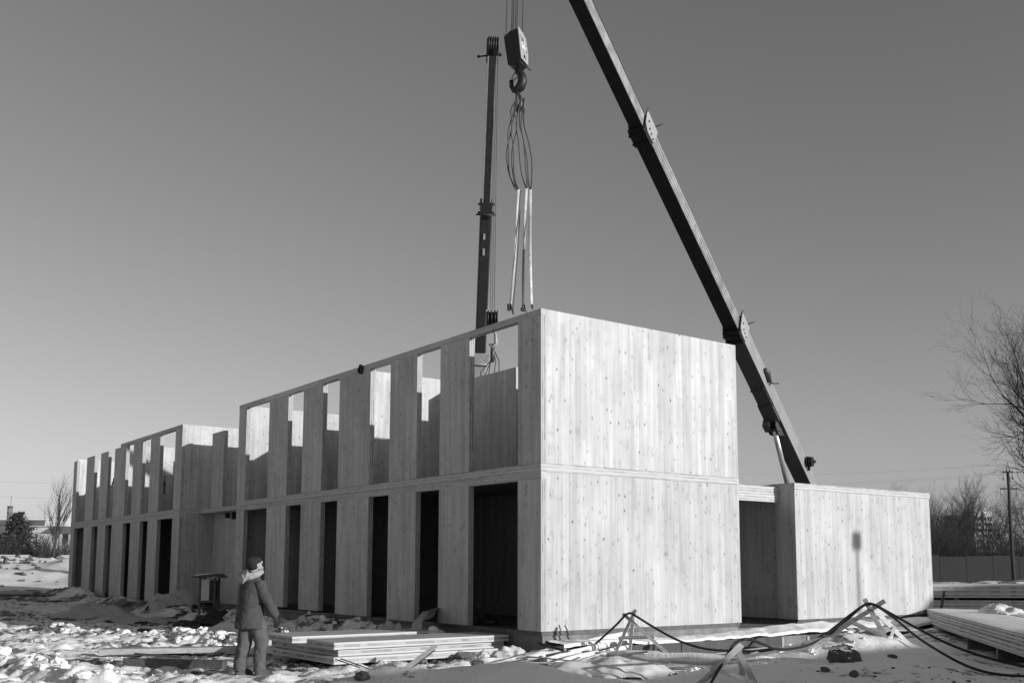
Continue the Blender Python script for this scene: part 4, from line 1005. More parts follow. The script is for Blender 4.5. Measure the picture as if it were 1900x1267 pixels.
# sheets over materials by the wing, black heap, plastic by the doors
q_ = at(165,1134,30.0); crumple('plastic_sheet', 'long grey plastic sheet draped in a low heap before the far wing', 'plastic sheet', (q_.x,q_.y,gzs(q_.x,q_.y)-0.05), 1.35, 0.75, 0.50, M['tarp'], 3, 44, 0.8, R(58))
q_ = at(255,1140,28.5); crumple('plastic_sheet', 'flat grey plastic sheet trailing to the right of the long draped heap', 'plastic sheet', (q_.x,q_.y,gzs(q_.x,q_.y)-0.06), 1.2, 0.6, 0.26, M['tarp'], 7, 40, 0.9, R(50))
q_ = at(318,1130,31.2); crumple('plastic_sheet', 'grey plastic sheet rising to a peak against the far wing corner', 'plastic sheet', (q_.x,q_.y,gzs(q_.x,q_.y)-0.15), 0.95, 0.55, 0.75, M['tarp'], 15, 36, 0.5, R(55))
q_ = at(380,1158,27.2); o = crumple('tarpaulin_heap', 'black tarpaulin heap in front of the roofed switch stand', 'tarpaulin', (q_.x,q_.y,-0.50), 0.95, 0.55, 0.52, M['tarpdk'], 21, 36, 0.4, R(53))
q_ = at(722,1186,19.6); crumple('plastic_bundle', 'round grey plastic bundle before the fifth doorway', 'plastic bundle', (q_.x,q_.y,-0.45), 0.36, 0.30, 0.52, M['tarp'], 31, 30, 0.5, R(53))
q_ = at(945,1222,17.3); crumple('plastic_bag', 'pale crumpled plastic bag below the widest doorway', 'plastic bag', (q_.x,q_.y,-0.50), 0.42, 0.34, 0.22, M['film'], 41, 30, 1.1, R(53))
q_ = at(890,1226,16.9); crumple('plastic_bag', 'small pale plastic scrap at the left end of the pallet boards', 'plastic bag', (q_.x,q_.y,-0.46), 0.22, 0.16, 0.16, M['film'], 43, 22, 1.0, R(53))
q_ = at(1120,1252,15.0); crumple('plastic_sheet', 'snowy plastic film spread in folds below the pallet boards', 'plastic sheet', (q_.x,q_.y,-0.47), 1.05, 0.55, 0.22, M['film'], 51, 46, 1.3, R(50))
# folded sheet hanging out of the fifth doorway
mb = MB(); nseg = 26
path = [at(832,1100,20.4), at(812,1128,20.2), at(786,1134,20.0), at(772,1152,19.7), at(766,1180,19.4)]
for i in range(nseg+1):
    t = i/nseg*(len(path)-1); k = min(int(t), len(path)-2); p = path[k].lerp(path[k+1], t-k)
    w = 0.10+0.42*math.sin(min(1, i/nseg*1.5)*math.pi*0.62)
    for j in range(13):
        s = -1+2*j/12
        mb.v.append(tuple(p+Vector((0.12*math.cos(j*2.1+i*0.25), 0.12*math.sin(j*2.1), 0))*0.35+Vector((0.35,-0.45,0.0))*s*w*0.6+Vector((0.2,0.3,0))*s*w+Vector((0,0,-abs(s)*0.22*w+s*0.28*w))))
for i in range(nseg):
    for j in range(12):
        a_ = i*13+j; mb.f.append([a_, a_+13, a_+14, a_+1]); mb.sm.append(True)
o = mb.build('plastic_sheet', M['tarp']); so = o.modifiers.new('Solid', 'SOLIDIFY'); so.thickness = 0.006
tag(o, 'folded grey plastic sheet hanging out of the fifth doorway', 'plastic sheet')
# things inside the widest doorway
for k, (xa,ya,xb,yb,w) in enumerate(((884,1118,896,1152,0.16),(872,1125,886,1158,0.10))):
    timber('leaning_plank', ['wider plank leaning inside the widest doorway','narrow plank leaning inside the widest doorway'][k], at(xb,yb,19.8), at(xa,ya,20.2), w, 0.03, M['boarddk'], (0.2,-0.9,0.1), 'plank', 'planks inside the widest doorway')
timber('leaning_pole', 'thin pole leaning on the inner wall of the widest doorway', at(917,1136,21.6), at(940,1012,22.2), 0.035, 0.035, M['boarddk'], (0,1,0), 'pole')
o = MB().ball((0,0,0.05), 0.3, 0.16, 0.09, 10, 6).build('rubbish_sack', M['tarpdk']); o.location = at(905,1158,19.6); tag(o, 'dark sack on the floor of the widest doorway', 'sack')

rnd = random.Random(12)
for k in range(16):
    px, py = rnd.uniform(498,640), rnd.uniform(1128,1168)
    if k >= 10: px, py = rnd.uniform(180,330), rnd.uniform(1100,1128)
    p = on(px, py, 2, -0.36 if k < 10 else -0.2); p.z = gzs(p.x, p.y)+0.03; a1 = rnd.gauss(0.9, 0.35); L_ = rnd.uniform(0.3,1.1)
    q = p+Vector((math.cos(a1)*L_, math.sin(a1)*L_, 0)); q.z = max(gzs(q.x, q.y)+0.03, p.z-0.1+rnd.uniform(0,0.2))
    timber('scrap_board', 'thin scrap board lying in the shaded snow before the ground floor doorways', p, q, rnd.uniform(0.04,0.12), 0.025, M['boarddk'] if k % 2 else M['board'], (0,0,1), 'board', 'scrap boards in the shade before the facade')
rnd = random.Random(14)
for k in range(30):
    px, py = ((rnd.uniform(905,1190), rnd.uniform(1203,1240)) if k < 23 else (rnd.uniform(1250,1330), rnd.uniform(1216,1230)))
    p = at(px, py, rnd.uniform(15.9,17.2)); p.z = max(gzs(p.x, p.y)+0.03, min(p.z, -0.28)); a1 = rnd.gauss(1.0, 0.6); L_ = rnd.uniform(0.35,1.4)
    q = p+Vector((math.cos(a1)*L_, math.sin(a1)*L_, 0)); q.z = max(gzs(q.x, q.y)+0.02, p.z+rnd.uniform(-0.10,0.16))
    timber('scrap_lath', 'short pale lath lying among the snowy poles before the sunlit end wall', p, q, rnd.uniform(0.03,0.08), 0.022, M['boardlt'] if k % 2 else M['board'], (0.1,0.2,1), 'lath', 'laths among the snowy poles')

# small roofed switch stand
sp_ = at(388, 1131, 29.0); st = empty('switch_stand', 'small roofed electrical stand with pale board, snow on its roof, before the recess', 'switch stand', (sp_.x, sp_.y, sp_.z-0.15), math.atan2(RGT[1], RGT[0])+R(-12))
HS = 1.07
for x in (-0.24, 0.22):
    for y in (-0.12, 0.12): MB().box((x-0.025,y-0.025,0),(x+0.025,y+0.025,HS)).build('leg', M['boarddk'], st)
MB().prism([(-0.42,-0.3,HS-0.02),(-0.40,-0.3,HS+0.03),(0.25,-0.3,HS+0.10),(0.42,-0.3,HS-0.01),(0.25,-0.3,HS+0.05)], (0,0.6,0)).build('roof', M['boarddk'], st)
MB().prism([(-0.36,-0.28,HS+0.042),(-0.30,-0.28,HS+0.075),(0.1,-0.28,HS+0.115),(0.22,-0.28,HS+0.105)], (0,0.56,0)).build('roof_snow', M['snowc'], st)
MB().box((-0.20,-0.13,0.42),(0.05,-0.11,HS-0.06)).build('pale_board', M['boardlt'], st)
MB().box((0.06,-0.14,0.42),(0.20,0.08,HS-0.08)).build('switch_box', M['black'], st)
MB().box((-0.27,-0.15,0.36),(0.25,0.15,0.41)).build('shelf', M['boarddk'], st)
for k in range(3): MB().tube([(-0.05+0.1*k+0.10*math.cos(t), -0.17, 0.27+0.11*math.sin(t)) for t in np.linspace(-3.3,0.1,14)], 0.012, 5).build('cable_loop', M['black'], st)

# ---------------------------------------------------------------- foreground trestles, boards, cables
def trestle(label, legs, bars, rootp, w=0.055, h=0.03):
    r = empty('cable_trestle', label, 'trestle', rootp, 0, 'rough board trestles carrying the black cables')
    for k, (p, q, mt_) in enumerate(legs): world_part(MB().bar(p, q, w, h, (0.6,-0.75,0.2)), 'leg', M[mt_], r)
    for p, q in bars: world_part(MB().bar(p, q, 0.05, 0.022, (0.6,-0.75,0.3)), 'cross_bar', M['boardlt'], r)
    return r
trestle('thin board trestle standing before the sunlit end wall', [(at(1180,1130,16.9), at(1136,1222,17.3), 'boardlt'), (at(1176,1133,17.05), at(1167,1222,17.5), 'boardlt'), (at(1156,1138,16.95), at(1250,1222,16.5), 'board')], [(at(1148,1183,17.1), at(1214,1181,16.75))], at(1172,1215,17.2))
trestle('dark board trestle at the bottom edge with a cable over its top', [(at(1376,1196,13.5), at(1292,1275,13.1), 'board'), (at(1369,1192,13.7), at(1379,1258,13.9), 'board'), (at(1364,1196,13.6), at(1402,1270,13.3), 'board')], [(at(1316,1236,13.3), at(1402,1268,13.25))], at(1360,1262,13.5), 0.075, 0.035)
trestle('crossed board trestle in front of the annex', [(at(1604,1111,16.3), at(1664,1222,15.6), 'board'), (at(1642,1114,16.2), at(1478,1218,16.8), 'board'), (at(1622,1130,16.35), at(1706,1215,17.0), 'boardlt')], [(at(1660,1162,16.6), at(1647,1202,15.7))], at(1630,1210,16.3), 0.07, 0.03)
for k, (xa,ya,xb,yb,d1,d2_,w,h) in enumerate(((1575,1151,1645,1183,19.0,18.0,0.10,0.03),(1573,1168,1700,1166,18.6,19.2,0.16,0.03),(1590,1184,1640,1168,18.2,18.5,0.2,0.02))):
    timber('loose_board', ['sloping loose board fallen behind the crossed trestle', 'long flat loose board behind the crossed trestle', 'short wide loose board behind the crossed trestle'][k], at(xa,ya,d1), at(xb,yb,d2_), w, h, M['board'], (0.2,-0.4,0.9), 'board', 'loose boards behind the crossed trestle')
# rough pallet of poles on blocks
pal = empty('pole_rack', 'rough rack of snowy poles on dark blocks beside the plastic film', 'pole rack', at(1000,1232,16.5))
for (xa,ya,da,xb,yb,db,r_) in ((884,1224,16.6,1012,1222,16.6,0.045),(960,1219,17.0,1162,1181,18.3,0.05),(1012,1228,16.4,1150,1192,17.9,0.042),(1018,1238,16.1,1110,1212,16.9,0.04),(1080,1222,16.8,1168,1204,17.5,0.04)):
    A_, B_ = at(xa,ya,da), at(xb,yb,db); pts = [A_.lerp(B_, t)+Vector((0,0,0.03*math.sin(t*3.1+xa))) for t in np.linspace(0,1,7)]
    o = world_part(MB().tube(pts, [r_*(0.9+0.2*math.sin(i*2.3+xa)) for i in range(7)], 8), 'pole', M['boardlt'], pal)
    s_ = MB().tube([p+Vector((0,0,r_*0.62)) for p in pts], [r_*(0.85+0.25*math.sin(i*3.1+ya)) for i in range(7)], 7).build('snow_cap', M['snowc']); s_.data.transform(pal.matrix_basis.inverted()); s_.parent = o
for (x,y,d_,w,h) in ((888,1233,16.5,0.16,0.13),(1008,1237,16.2,0.13,0.18),(943,1226,16.7,0.10,0.05),(1088,1213,17.1,0.10,0.12),(1157,1195,17.6,0.12,0.13)):
    p = at(x,y,d_); u = Vector(RGT); u.z = 0; u.normalize(); v_ = Vector((-u.y,u.x,0))
    world_part(MB().obox(p, u*w/2, v_*0.08, Vector((0,0,h/2))), 'block', M['boarddk'], pal)
p0, p1 = at(1128,1218,16.8), at(1445,1231,15.5)
lg = empty('long_log', 'long thin log with snow lying along its top, below the trestles', 'log', (p0+p1)/2)
pts = [p0.lerp(p1, t) for t in np.linspace(0,1,9)]
world_part(MB().tube(pts, [0.05,0.055,0.06,0.062,0.066,0.07,0.07,0.072,0.07], 10), 'log', M['board'], lg)
world_part(MB().tube([p+Vector((0,0,0.055+0.02*math.sin(i*1.9))) for i, p in enumerate(pts)], [0.02,0.05,0.085,0.06,0.05,0.062,0.04,0.06,0.02], 8), 'snow_cap', M['snowc'], lg)
timber('short_post', 'short post stuck in the snow under the long log', at(1147,1223,16.4), at(1146,1275,15.2), 0.05, 0.04, M['board'], (0.5,-0.8,0), 'post')
def spline(pl, n=10):
    o = []
    for i in range(len(pl)-1):
        p0 = pl[max(i-1,0)]; p1 = pl[i]; p2 = pl[i+1]; p3 = pl[min(i+2,len(pl)-1)]
        for j in range(n):
            t = j/n; o.append(0.5*((2*p1)+(p2-p0)*t+(2*p0-5*p1+4*p2-p3)*t*t+(3*p1-p0-3*p2+p3)*t*t*t))
    return o+[pl[-1]]
def cable(label, pts, r):
    o = MB().tube(spline([at(*p) for p in pts]), r, 8).build('black_cable', M['black']); return tag(o, label, 'cable', 'black cables slung over the trestles')
cable('thinner black cable running over the first and the crossed trestle', [(1095,1202,17.6),(1118,1182,17.3),(1145,1157,17.0),(1160,1141,16.9),(1170,1137,16.9),(1181,1143,16.8),(1215,1164,16.7),(1260,1188,16.5),(1310,1203,16.3),(1370,1207,16.2),(1430,1206,16.1),(1480,1198,16.2),(1530,1176,16.2),(1575,1142,16.2),(1603,1122,16.2),(1614,1120,16.2),(1630,1126,16.0),(1660,1147,15.5),(1700,1180,14.9),(1750,1212,14.3),(1800,1237,13.9),(1850,1250,13.6),(1910,1254,13.3)], 0.019)
cable('thick black cable looped over the dark trestle and the crossed trestle', [(1300,1300,12.7),(1318,1268,13.0),(1338,1234,13.3),(1358,1200,13.5),(1372,1188,13.55),(1388,1185,13.6),(1412,1193,14.0),(1440,1203,14.6),(1470,1203,15.2),(1510,1192,15.7),(1550,1168,16.0),(1585,1137,16.15),(1606,1121,16.15),(1622,1121,16.1),(1650,1136,16.0),(1700,1164,15.7),(1760,1194,15.3),(1830,1219,14.9),(1910,1238,14.5)], 0.020)
cable('short black cable lying on the snow ledge by the building corner', [(1000,1192,17.3),(1012,1197,17.2),(1028,1201,17.0),(1046,1206,16.8)], 0.022)

# frozen earth clods on the mounds
def clod(label, c, r, seed, mat, sq=(1,1,0.75), snow=False):
    bm = bmesh.new(); bmesh.ops.create_icosphere(bm, subdivisions=5, radius=1.0)
    co = np.array([v.co[:] for v in bm.verts])
    d = 1+0.32*fbm(co[:,0]+seed, co[:,1]+co[:,2]*0.7, 1.1, 4, seed)+0.22*fbm(co[:,1]-seed, co[:,2]+co[:,0]*0.5, 2.6, 3, seed+5)
    for v, k in zip(bm.verts, d): v.co = Vector((v.co.x*k*r*sq[0], v.co.y*k*r*sq[1], v.co.z*k*r*sq[2]))
    me = bpy.data.meshes.new('earth_clod'); bm.to_mesh(me); bm.free(); me.materials.append(mat)
    for p in me.polygons: p.use_smooth = True
    o = bpy.data.objects.new('earth_clod', me); COL.objects.link(o); o.location = c
    tag(o, label, 'earth clod')
    if snow:
        me2 = me.copy(); b2 = bmesh.new(); b2.from_mesh(me2)
        bmesh.ops.delete(b2, geom=[f for f in b2.faces if f.normal.z < 0.62], context='FACES')
        for v in b2.verts: v.co += Vector((0,0,0.018))+v.normal*0.006
        b2.to_mesh(me2); b2.free(); me2.materials.clear(); me2.materials.append(M['snowc'])
        s_ = bpy.data.objects.new('snow_cap', me2); COL.objects.link(s_); s_.parent = o
    return o
def onground(px, py, d0=10, d1=24):
    r_ = ray(px, py); t = np.arange(d0, d1, 0.02); q = CAM[None]+r_[None]*t[:,None]
    hit = np.nonzero(q[:,2] < gz(q[:,0], q[:,1]))[0]
    return Vector(q[hit[0]] if len(hit) else q[-1])
def sit(px, py, dz=0.0):
    p = onground(px, py); return (p.x, p.y, p.z+dz)
clod('large dark earth clod capped with snow on the right mound', sit(1566,1228,0.05), 0.20, 3, M['mud'], (1.1,1.0,0.95), True)
clod('small dark clod left below the large capped clod', sit(1531,1244,0.01), 0.062, 13, M['mud'])
clod('small dark clod right below the large capped clod', sit(1585,1252,0.0), 0.075, 23, M['mud'], (0.7,1,1))
clod('tiny dark clod by the foot of the crossed trestle', sit(1655,1219,0.01), 0.06, 33, M['mud'], (1.4,1,0.6))
clod('tiny dark clod above the large capped clod', sit(1549,1203,0.01), 0.045, 37, M['mud'])
clod('lone dark clod at the bottom left slope of the middle mound', sit(672,1257,0.02), 0.10, 43, M['mud'], (1.3,1,0.7))
rnd = random.Random(5); mb = MB()
for k in range(46):
    px, py = rnd.uniform(1480,1900), rnd.uniform(1238,1266)
    if k % 3 == 0: px, py = rnd.uniform(20,260), rnd.uniform(1140,1165)
    p = sit(px, py) if k % 3 else on(px, py, 2, -0.44); s_ = rnd.uniform(0.008,0.026)
    if k % 3 == 0: p = (p[0], p[1], gzs(p[0], p[1])); s_ *= 2
    mb.ball((p[0],p[1],p[2]+s_*0.2), s_*1.4, s_, s_*0.7, 6, 4)
o = mb.build('dirt_crumbs', M['mud']); o['kind'] = 'stuff'
# loose snow lumps broken up by the ploughing
mb = MB(); rnd = random.Random(9)
rnd = random.Random(9)
def lumps(n, x0, y0, x1, y1, w, smin, smax):
    for k in range(n):
        t = rnd.random(); x = x0+(x1-x0)*t+rnd.gauss(0,w); y = y0+(y1-y0)*t+rnd.gauss(0,w); s_ = smin+(smax-smin)*rnd.random()**2.2
        LP.append((x, y, s_))
LP = []
lumps(150, -7.5,-7.6, -1.0,-6.85, 0.20, 0.012, 0.095); lumps(130, -9.3,-3.6, -5.6,-2.35, 0.28, 0.015, 0.11)
lumps(130, -11,-1.0, -1.5,-0.6, 0.35, 0.02, 0.09); lumps(60, -14,-5.2,-9.6,-3.4, 0.3, 0.03, 0.10); lumps(60, -6,-6.4,-1,-5.8, 0.7, 0.010, 0.045); lumps(110, 2.2,-1.0, 3.6,1.8, 0.35, 0.012, 0.06); lumps(70, 3.0,2.2, 4.6,4.2, 0.5, 0.010, 0.045)
lumps(40, 0.15,0.6, 0.25,12.0, 0.12, 0.015, 0.04)
A_ = np.array(LP); ZL = gz(A_[:,0], A_[:,1])
bm = bmesh.new(); bmesh.ops.create_icosphere(bm, subdivisions=2, radius=1.0)
co = np.array([v.co[:] for v in bm.verts]); fc = [[v.index for v in f.verts] for f in bm.faces]; bm.free()
for k, (x, y, s_) in enumerate(LP):
    q_ = 1+0.75*fbm(co[:,0]+k*3.1+co[:,2]*0.6, co[:,1]-k*1.7-co[:,2]*0.5, 1.3, 3, 3)
    a1 = rnd.uniform(0,6.28); ca, sa = math.cos(a1), math.sin(a1); ex_ = (rnd.uniform(0.8,1.7), rnd.uniform(0.7,1.2), rnd.uniform(0.5,0.95))
    c3 = co*q_[:,None]*np.array(ex_)*s_
    mb.add(list(zip(x+c3[:,0]*ca-c3[:,1]*sa, y+c3[:,0]*sa+c3[:,1]*ca, ZL[k]+s_*0.1+c3[:,2])), fc)
o = mb.build('snow_lumps', M['snowc']); o['kind'] = 'stuff'

# ---------------------------------------------------------------- trees
def grow(mt_, mc, p, d, L_, r, lev, rnd, sp, up_, maxlev, nb):
    n = 5 if lev < 2 else (4 if lev < maxlev else 3)
    pts = [Vector(p)]; dd = Vector(d).normalized()
    for i in range(n):
        dd = (dd+Vector((rnd.gauss(0,1),rnd.gauss(0,1),rnd.gauss(0,1)))*(0.06+0.035*lev)+Vector((0,0,up_))).normalized()
        pts.append(pts[-1]+dd*(L_/n))
    rs = [r*(1-0.62*i/n) for i in range(n+1)]
    (mt_ if lev == 0 else mc).tube(pts, rs, 7 if lev == 0 else (5 if lev == 1 else 3), cap=False)
    if lev >= maxlev: return
    k = nb[min(lev, len(nb)-1)]
    for j in range(k):
        t = (0.30 if lev == 0 else 0.22)+(0.78 if lev else 0.70)*(j+rnd.random()*0.8)/k; t = min(t, 0.99)
        i = min(int(t*n), n-1); q = pts[i].lerp(pts[i+1], t*n-i)
        ax_ = (pts[i+1]-pts[i]).normalized()
        pr_ = ax_.cross(Vector((rnd.gauss(0,1),rnd.gauss(0,1),rnd.gauss(0,1)))).normalized()
        a_ = sp*(0.75+0.5*rnd.random())
        nd = ax_*math.cos(a_)+pr_*math.sin(a_)
        grow(mt_, mc, q, nd, L_*(0.62-0.12*t+0.15*rnd.random()), max(rs[i]*0.56, 0.006), lev+1, rnd, sp, up_, maxlev, nb)
def bare_tree(label, pos, h, seed, r=0.12, sp=0.62, up_=0.06, maxlev=4, nb=(9,6,5,4), lean=(0,0,1), group=None, twig=1.0, name='bare_tree', cat='tree'):
    rnd = random.Random(seed); o = empty(name, label, cat, pos, 0, group)
    a_, c_ = MB(), MB()
    grow(a_, c_, (0,0,0), lean, h*0.62, r, 0, rnd, sp, up_, maxlev, nb)
    a_.build('trunk', M['bark'], o); c_.build('crown', M['twig'], o); return o
def shrub(label, pos, h, w, seed, stems=26, group=None):
    rnd = random.Random(seed); o = empty('bare_shrub', label, 'shrub', pos, 0, group); mb = MB()
    for k in range(stems):
        x, y = rnd.gauss(0,w*0.35), rnd.gauss(0,w*0.3)
        grow(mb, mb, (x,y,0), (x*0.25/w+rnd.gauss(0,.18), rnd.gauss(0,.18), 1), h*(0.45+0.35*rnd.random()), 0.022, 1, rnd, 0.5, 0.05, 3, (0,5,4))
    mb.build('stems', M['twig'], o); return o
def gnd(px, d, z=-0.3):
    p = at(px, 1050, d); return (p.x, p.y, z)

# right : fence, thicket, power pole, block of flats
fa, fb = gnd(1640, 76), gnd(1985, 80); fd_ = Vector((fb[0]-fa[0], fb[1]-fa[1], 0)); fl = fd_.length; fd_.normalize(); fn = Vector((-fd_.y, fd_.x, 0))
fen = empty('concrete_fence', 'dark concrete panel fence behind the snowy field at the right', 'fence', (fa[0],fa[1],-0.5))
npan = 7
for k in range(npan):
    q0 = Vector((fa[0],fa[1],0))+fd_*(fl*k/npan+0.015); q1 = Vector((fa[0],fa[1],0))+fd_*(fl*(k+1)/npan-0.015); t_ = 2.02+0.05*math.sin(k*2.1)
    mb = MB(); mb.obox((q0+q1)/2+Vector((0,0,t_/2-0.2)), fd_*((q1-q0).length/2), fn*0.06, Vector((0,0,t_/2+0.1)))
    pn = world_part(mb, 'fence_panel', M['fence'], fen)
    q_ = Vector((fa[0],fa[1],0))+fd_*(fl*k/npan)+fn*0.12
    world_part(MB().obox(q_+Vector((0,0,0.95)), fd_*0.055, fn*0.10, Vector((0,0,1.10))), 'post', M['fence'], fen)
# snow and rubbish bank before the fence
mb = MB(); nu, nv = 60, 14; fo = Vector((fa[0],fa[1],0))
for i in range(nu+1):
    for j in range(nv+1):
        p = fo+fd_*(fl*1.1*i/nu-1)-fn*(0.3+9.0*j/nv)
        e = math.sin(math.pi*min(1,j/nv*1.05))**0.7
        mb.v.append((p.x, p.y, -0.36+0.62*(1-j/nv)**1.3*0.35+e*0.45*max(-.2,float(fbm(np.array([p.x]),np.array([p.y]),0.35,4,3)[0])+0.35)))
for i in range(nu):
    for j in range(nv):
        a_ = i*(nv+1)+j; mb.f.append([a_+1, a_+nv+2, a_+nv+1, a_]); mb.sm.append(True)
o = mb.build('snow_bank', M['snow']); o['kind'] = 'structure'
for k, (px, py, d_) in enumerate(((1868,1079,64),(1892,1075,66))):
    p = at(px, py, d_); timber('scrap_pile', ['low dark scrap on the snow bank before the right end of the fence','dark scrap heap on the snow bank at the far right edge'][k], p-Vector(RGT)*0.5-Vector((0,0,.1)), p+Vector(RGT)*0.5, 0.25, 0.12, M['boarddk'], (0.2,0.1,1), 'scrap')
gr = 'bare trees behind the concrete fence'
kinds = [(1665,88,7.4,11,0.75,'rounded bare tree just above the annex roof end'),(1700,90,8.2,12,0.8,'broad rounded bare tree at the right corner of the annex'),(1735,93,7.8,13,0.8,'dense bare tree right of the annex corner'),(1762,96,7.0,14,0.72,'lower dense bare tree left of the tall thin one'),(1800,92,8.8,15,0.42,'tall thin upright bare tree rising above the thicket'),(1836,98,7.2,16,0.6,'bare tree in front of the distant block of flats'),(1868,95,8.0,17,0.7,'bare tree just left of the power pole'),(1905,90,8.2,18,0.75,'bare tree at the right edge behind the power pole'),(1780,100,7.6,19,0.55,'slim bare tree left of the distant flats')]
for px, d_, h_, sd, sp, lb in kinds:
    bare_tree(lb, gnd(px, d_, -0.4), h_, sd, r=0.15, sp=sp, up_=0.03, maxlev=4, nb=(11,6,5,4), group=gr)
for k, (px, d_, h_, w_) in enumerate(((1640,84,6.0,3.2),(1668,85,6.4,3.2),(1684,84,6.8,3.4),(1716,86,6.6,3.2),(1748,86,5.6,3.2),(1765,85,4.6,3.0),(1795,88,4.0,3.0),(1856,87,3.8,3.0),(1888,88,4.6,3.0),(1915,86,5.0,3.0),(1824,90,2.4,2.6),(1650,82,3.6,3.0),(1690,82,4.2,3.2),(1722,83,4.6,3.0),(1752,84,4.0,3.0),(1782,83,3.2,2.6),(1812,84,2.6,2.6),(1842,83,3.0,2.6),(1872,84,3.4,2.8),(1902,83,3.2,2.8),(1706,88,5.0,3.5),(1738,89,5.2,3.4),(1770,89,4.4,3.2))):
    shrub('bare twiggy shrub in the dark thicket behind the concrete fence', gnd(px, d_, -0.4), h_, w_, 60+k, 42, 'bare shrubs behind the concrete fence')
big = bare_tree('large spreading bare tree leaning in from the right edge', gnd(2056, 62, -0.4), 15.2, 5, r=0.40, sp=0.50, up_=0.055, maxlev=5, nb=(15,8,6,4,3), lean=(-0.02,-0.03,1))
pp = at(1879, 1040, 72); pole = empty('power_pole', 'dark power pole with cross-arms and insulators rising among the bare trees', 'power pole', (pp.x,pp.y,-0.4))
HT = (at(1876,872,72).z+0.4)
MB().tube([(0,0,0),(0,0,HT)], [0.15,0.10], 10).build('pole', M['bark'], pole)
rv = Vector((RGT[0],RGT[1],0)).normalized()
for z, w_ in ((HT-0.05,0.36),(HT-1.25,0.6)):
    o = MB().bar(rv*-w_+Vector((0,0,z)), rv*w_+Vector((0,0,z)), 0.10, 0.10).build('cross_arm', M['bark'], pole)
    for s in (-1,1): MB().tube([rv*w_*s*0.92+Vector((0,0,z+0.03)), rv*w_*s*0.92+Vector((0,0,z-0.55))], [0.03,0.06], 6).build('insulator', M['conclt'], o)
MB().tube([rv*-0.12+Vector((0,0,HT)), Vector((0,0,HT+0.62)), rv*0.12+Vector((0,0,HT))], 0.03, 5).build('peak_iron', M['steel'], pole)
def wire(label, a_, b_, sag, r=0.012):
    a_, b_ = Vector(a_), Vector(b_)
    o = MB().tube([a_.lerp(b_, t)-Vector((0,0,sag*4*t*(1-t))) for t in np.linspace(0,1,24)], r, 4).build('power_line', M['rope']); tag(o, label, 'power line', 'thin power lines across the sky')
for k, (ya, yb) in enumerate(((868,858),(886,874),(889,877),(902,899))):
    wire(['uppermost','second','third','lowest'][k]+' thin power line running to the right above the annex', at(1300,ya+8,150), at(1900,yb,75), 0.6, 0.0045)
for k, (ya, yb) in enumerate(((893,896),(921,924),(958,957))):
    wire(['upper','middle','lower'][k]+' thin power line in the sky left of the far wing', at(-40,ya,150), at(600,yb-2,170), 0.4, 0.0075)
bf = gnd(1829, 460, -1); fl_ = empty('apartment_block', 'tiny pale block of flats seen far off between the bare trees', 'building', bf, math.atan2(RGT[1],RGT[0])+0.15)
ht = at(1829,948,460).z+1
MB().box((-4.6,0,0),(4.6,10,ht)).build('wall', M['cladlt'], fl_)
for c_ in (-3.2,-1.7,1.0,2.4,3.7):
    for k in range(9):
        MB().box((c_-0.45,-0.08,2+2.6*k),(c_+0.45,0.02,3.5+2.6*k)).build('window', M['glass'], fl_)
MB().box((-0.75,-0.3,0),(0.0,0.0,ht)).build('balcony_shaft', M['claddk'], fl_)
bd = gnd(1792, 480, -1); fl2 = empty('apartment_block', 'tiny dark block of flats left of the pale one behind the trees', 'building', bd, math.atan2(RGT[1],RGT[0]))
MB().box((-5,0,0),(7,10,at(1792,955,480).z+1)).build('wall', M['claddk'], fl2); MB().box((-1,-0.2,2),(1,0,18)).build('window', M['glass'], fl2)
# low hill line so that the ground ends in woods, not at a bare horizon
mb = MB(); rr_ = random.Random(77)
for k in range(5200):
    px = -400+3200*rr_.random(); d_ = 290+rr_.random()*140; p = at(px, 1050, d_); h_ = (4+3.5*rr_.random())*(0.75+0.35*math.sin(px*0.021)+0.2*math.sin(px*0.07))
    if 1812 < px < 1850: h_ *= 0.3
    w_ = 0.5+rr_.random(); b_ = Vector((p.x,p.y,-1)); a1 = rr_.uniform(0,3.1); u = Vector((math.cos(a1),math.sin(a1),0))
    mb.add([b_-u*w_, b_+u*w_, b_+u*w_*0.7+Vector((0,0,h_*0.7)), b_+u*rr_.gauss(0,.5)+Vector((0,0,h_)), b_-u*w_*0.8+Vector((0,0,h_*0.6))], [(0,1,2,3,4)])
o = mb.build('distant_woods', M['brush']); o['kind'] = 'stuff'

# left : wall, rubble bank, shed, warehouse, chimney, pine and thin tree
wl0, wl1 = gnd(-120, 98), gnd(330, 104); wd = Vector((wl1[0]-wl0[0], wl1[1]-wl0[1], 0)); wlen = wd.length; wd.normalize(); wn_ = Vector((-wd.y,wd.x,0))
wall = empty('concrete_wall', 'pale low concrete wall behind the rubble bank at the far left', 'wall', (wl0[0],wl0[1],-0.3)); wall['kind'] = 'thing'
for k in range(8):
    q0 = Vector((wl0[0],wl0[1],0))+wd*(wlen*k/8+0.04); q1 = Vector((wl0[0],wl0[1],0))+wd*(wlen*(k+1)/8-0.04); tz_ = 2.0-0.25*(k in (3,))-0.1*(k % 2)
    world_part(MB().obox((q0+q1)/2+Vector((0,0,tz_/2-0.2)), wd*((q1-q0).length/2), wn_*0.09, Vector((0,0,tz_/2+0.2))), 'wall_panel', M['conclt'], wall)
mb = MB(); nu, nv = 90, 46
for i in range(nu+1):
    for j in range(nv+1):
        t = j/nv; d_ = 50+44*t; p = at(-160+560*i/nu, 1060, d_)
        zz = -0.12+1.30*float(sst(0.0,0.55,t))+0.25*t+0.60*float(fbm(np.array([p.x]),np.array([p.y]),0.22,4,13)[0])*min(1,t*4)
        mb.v.append((p.x, p.y, zz if j else -0.5))
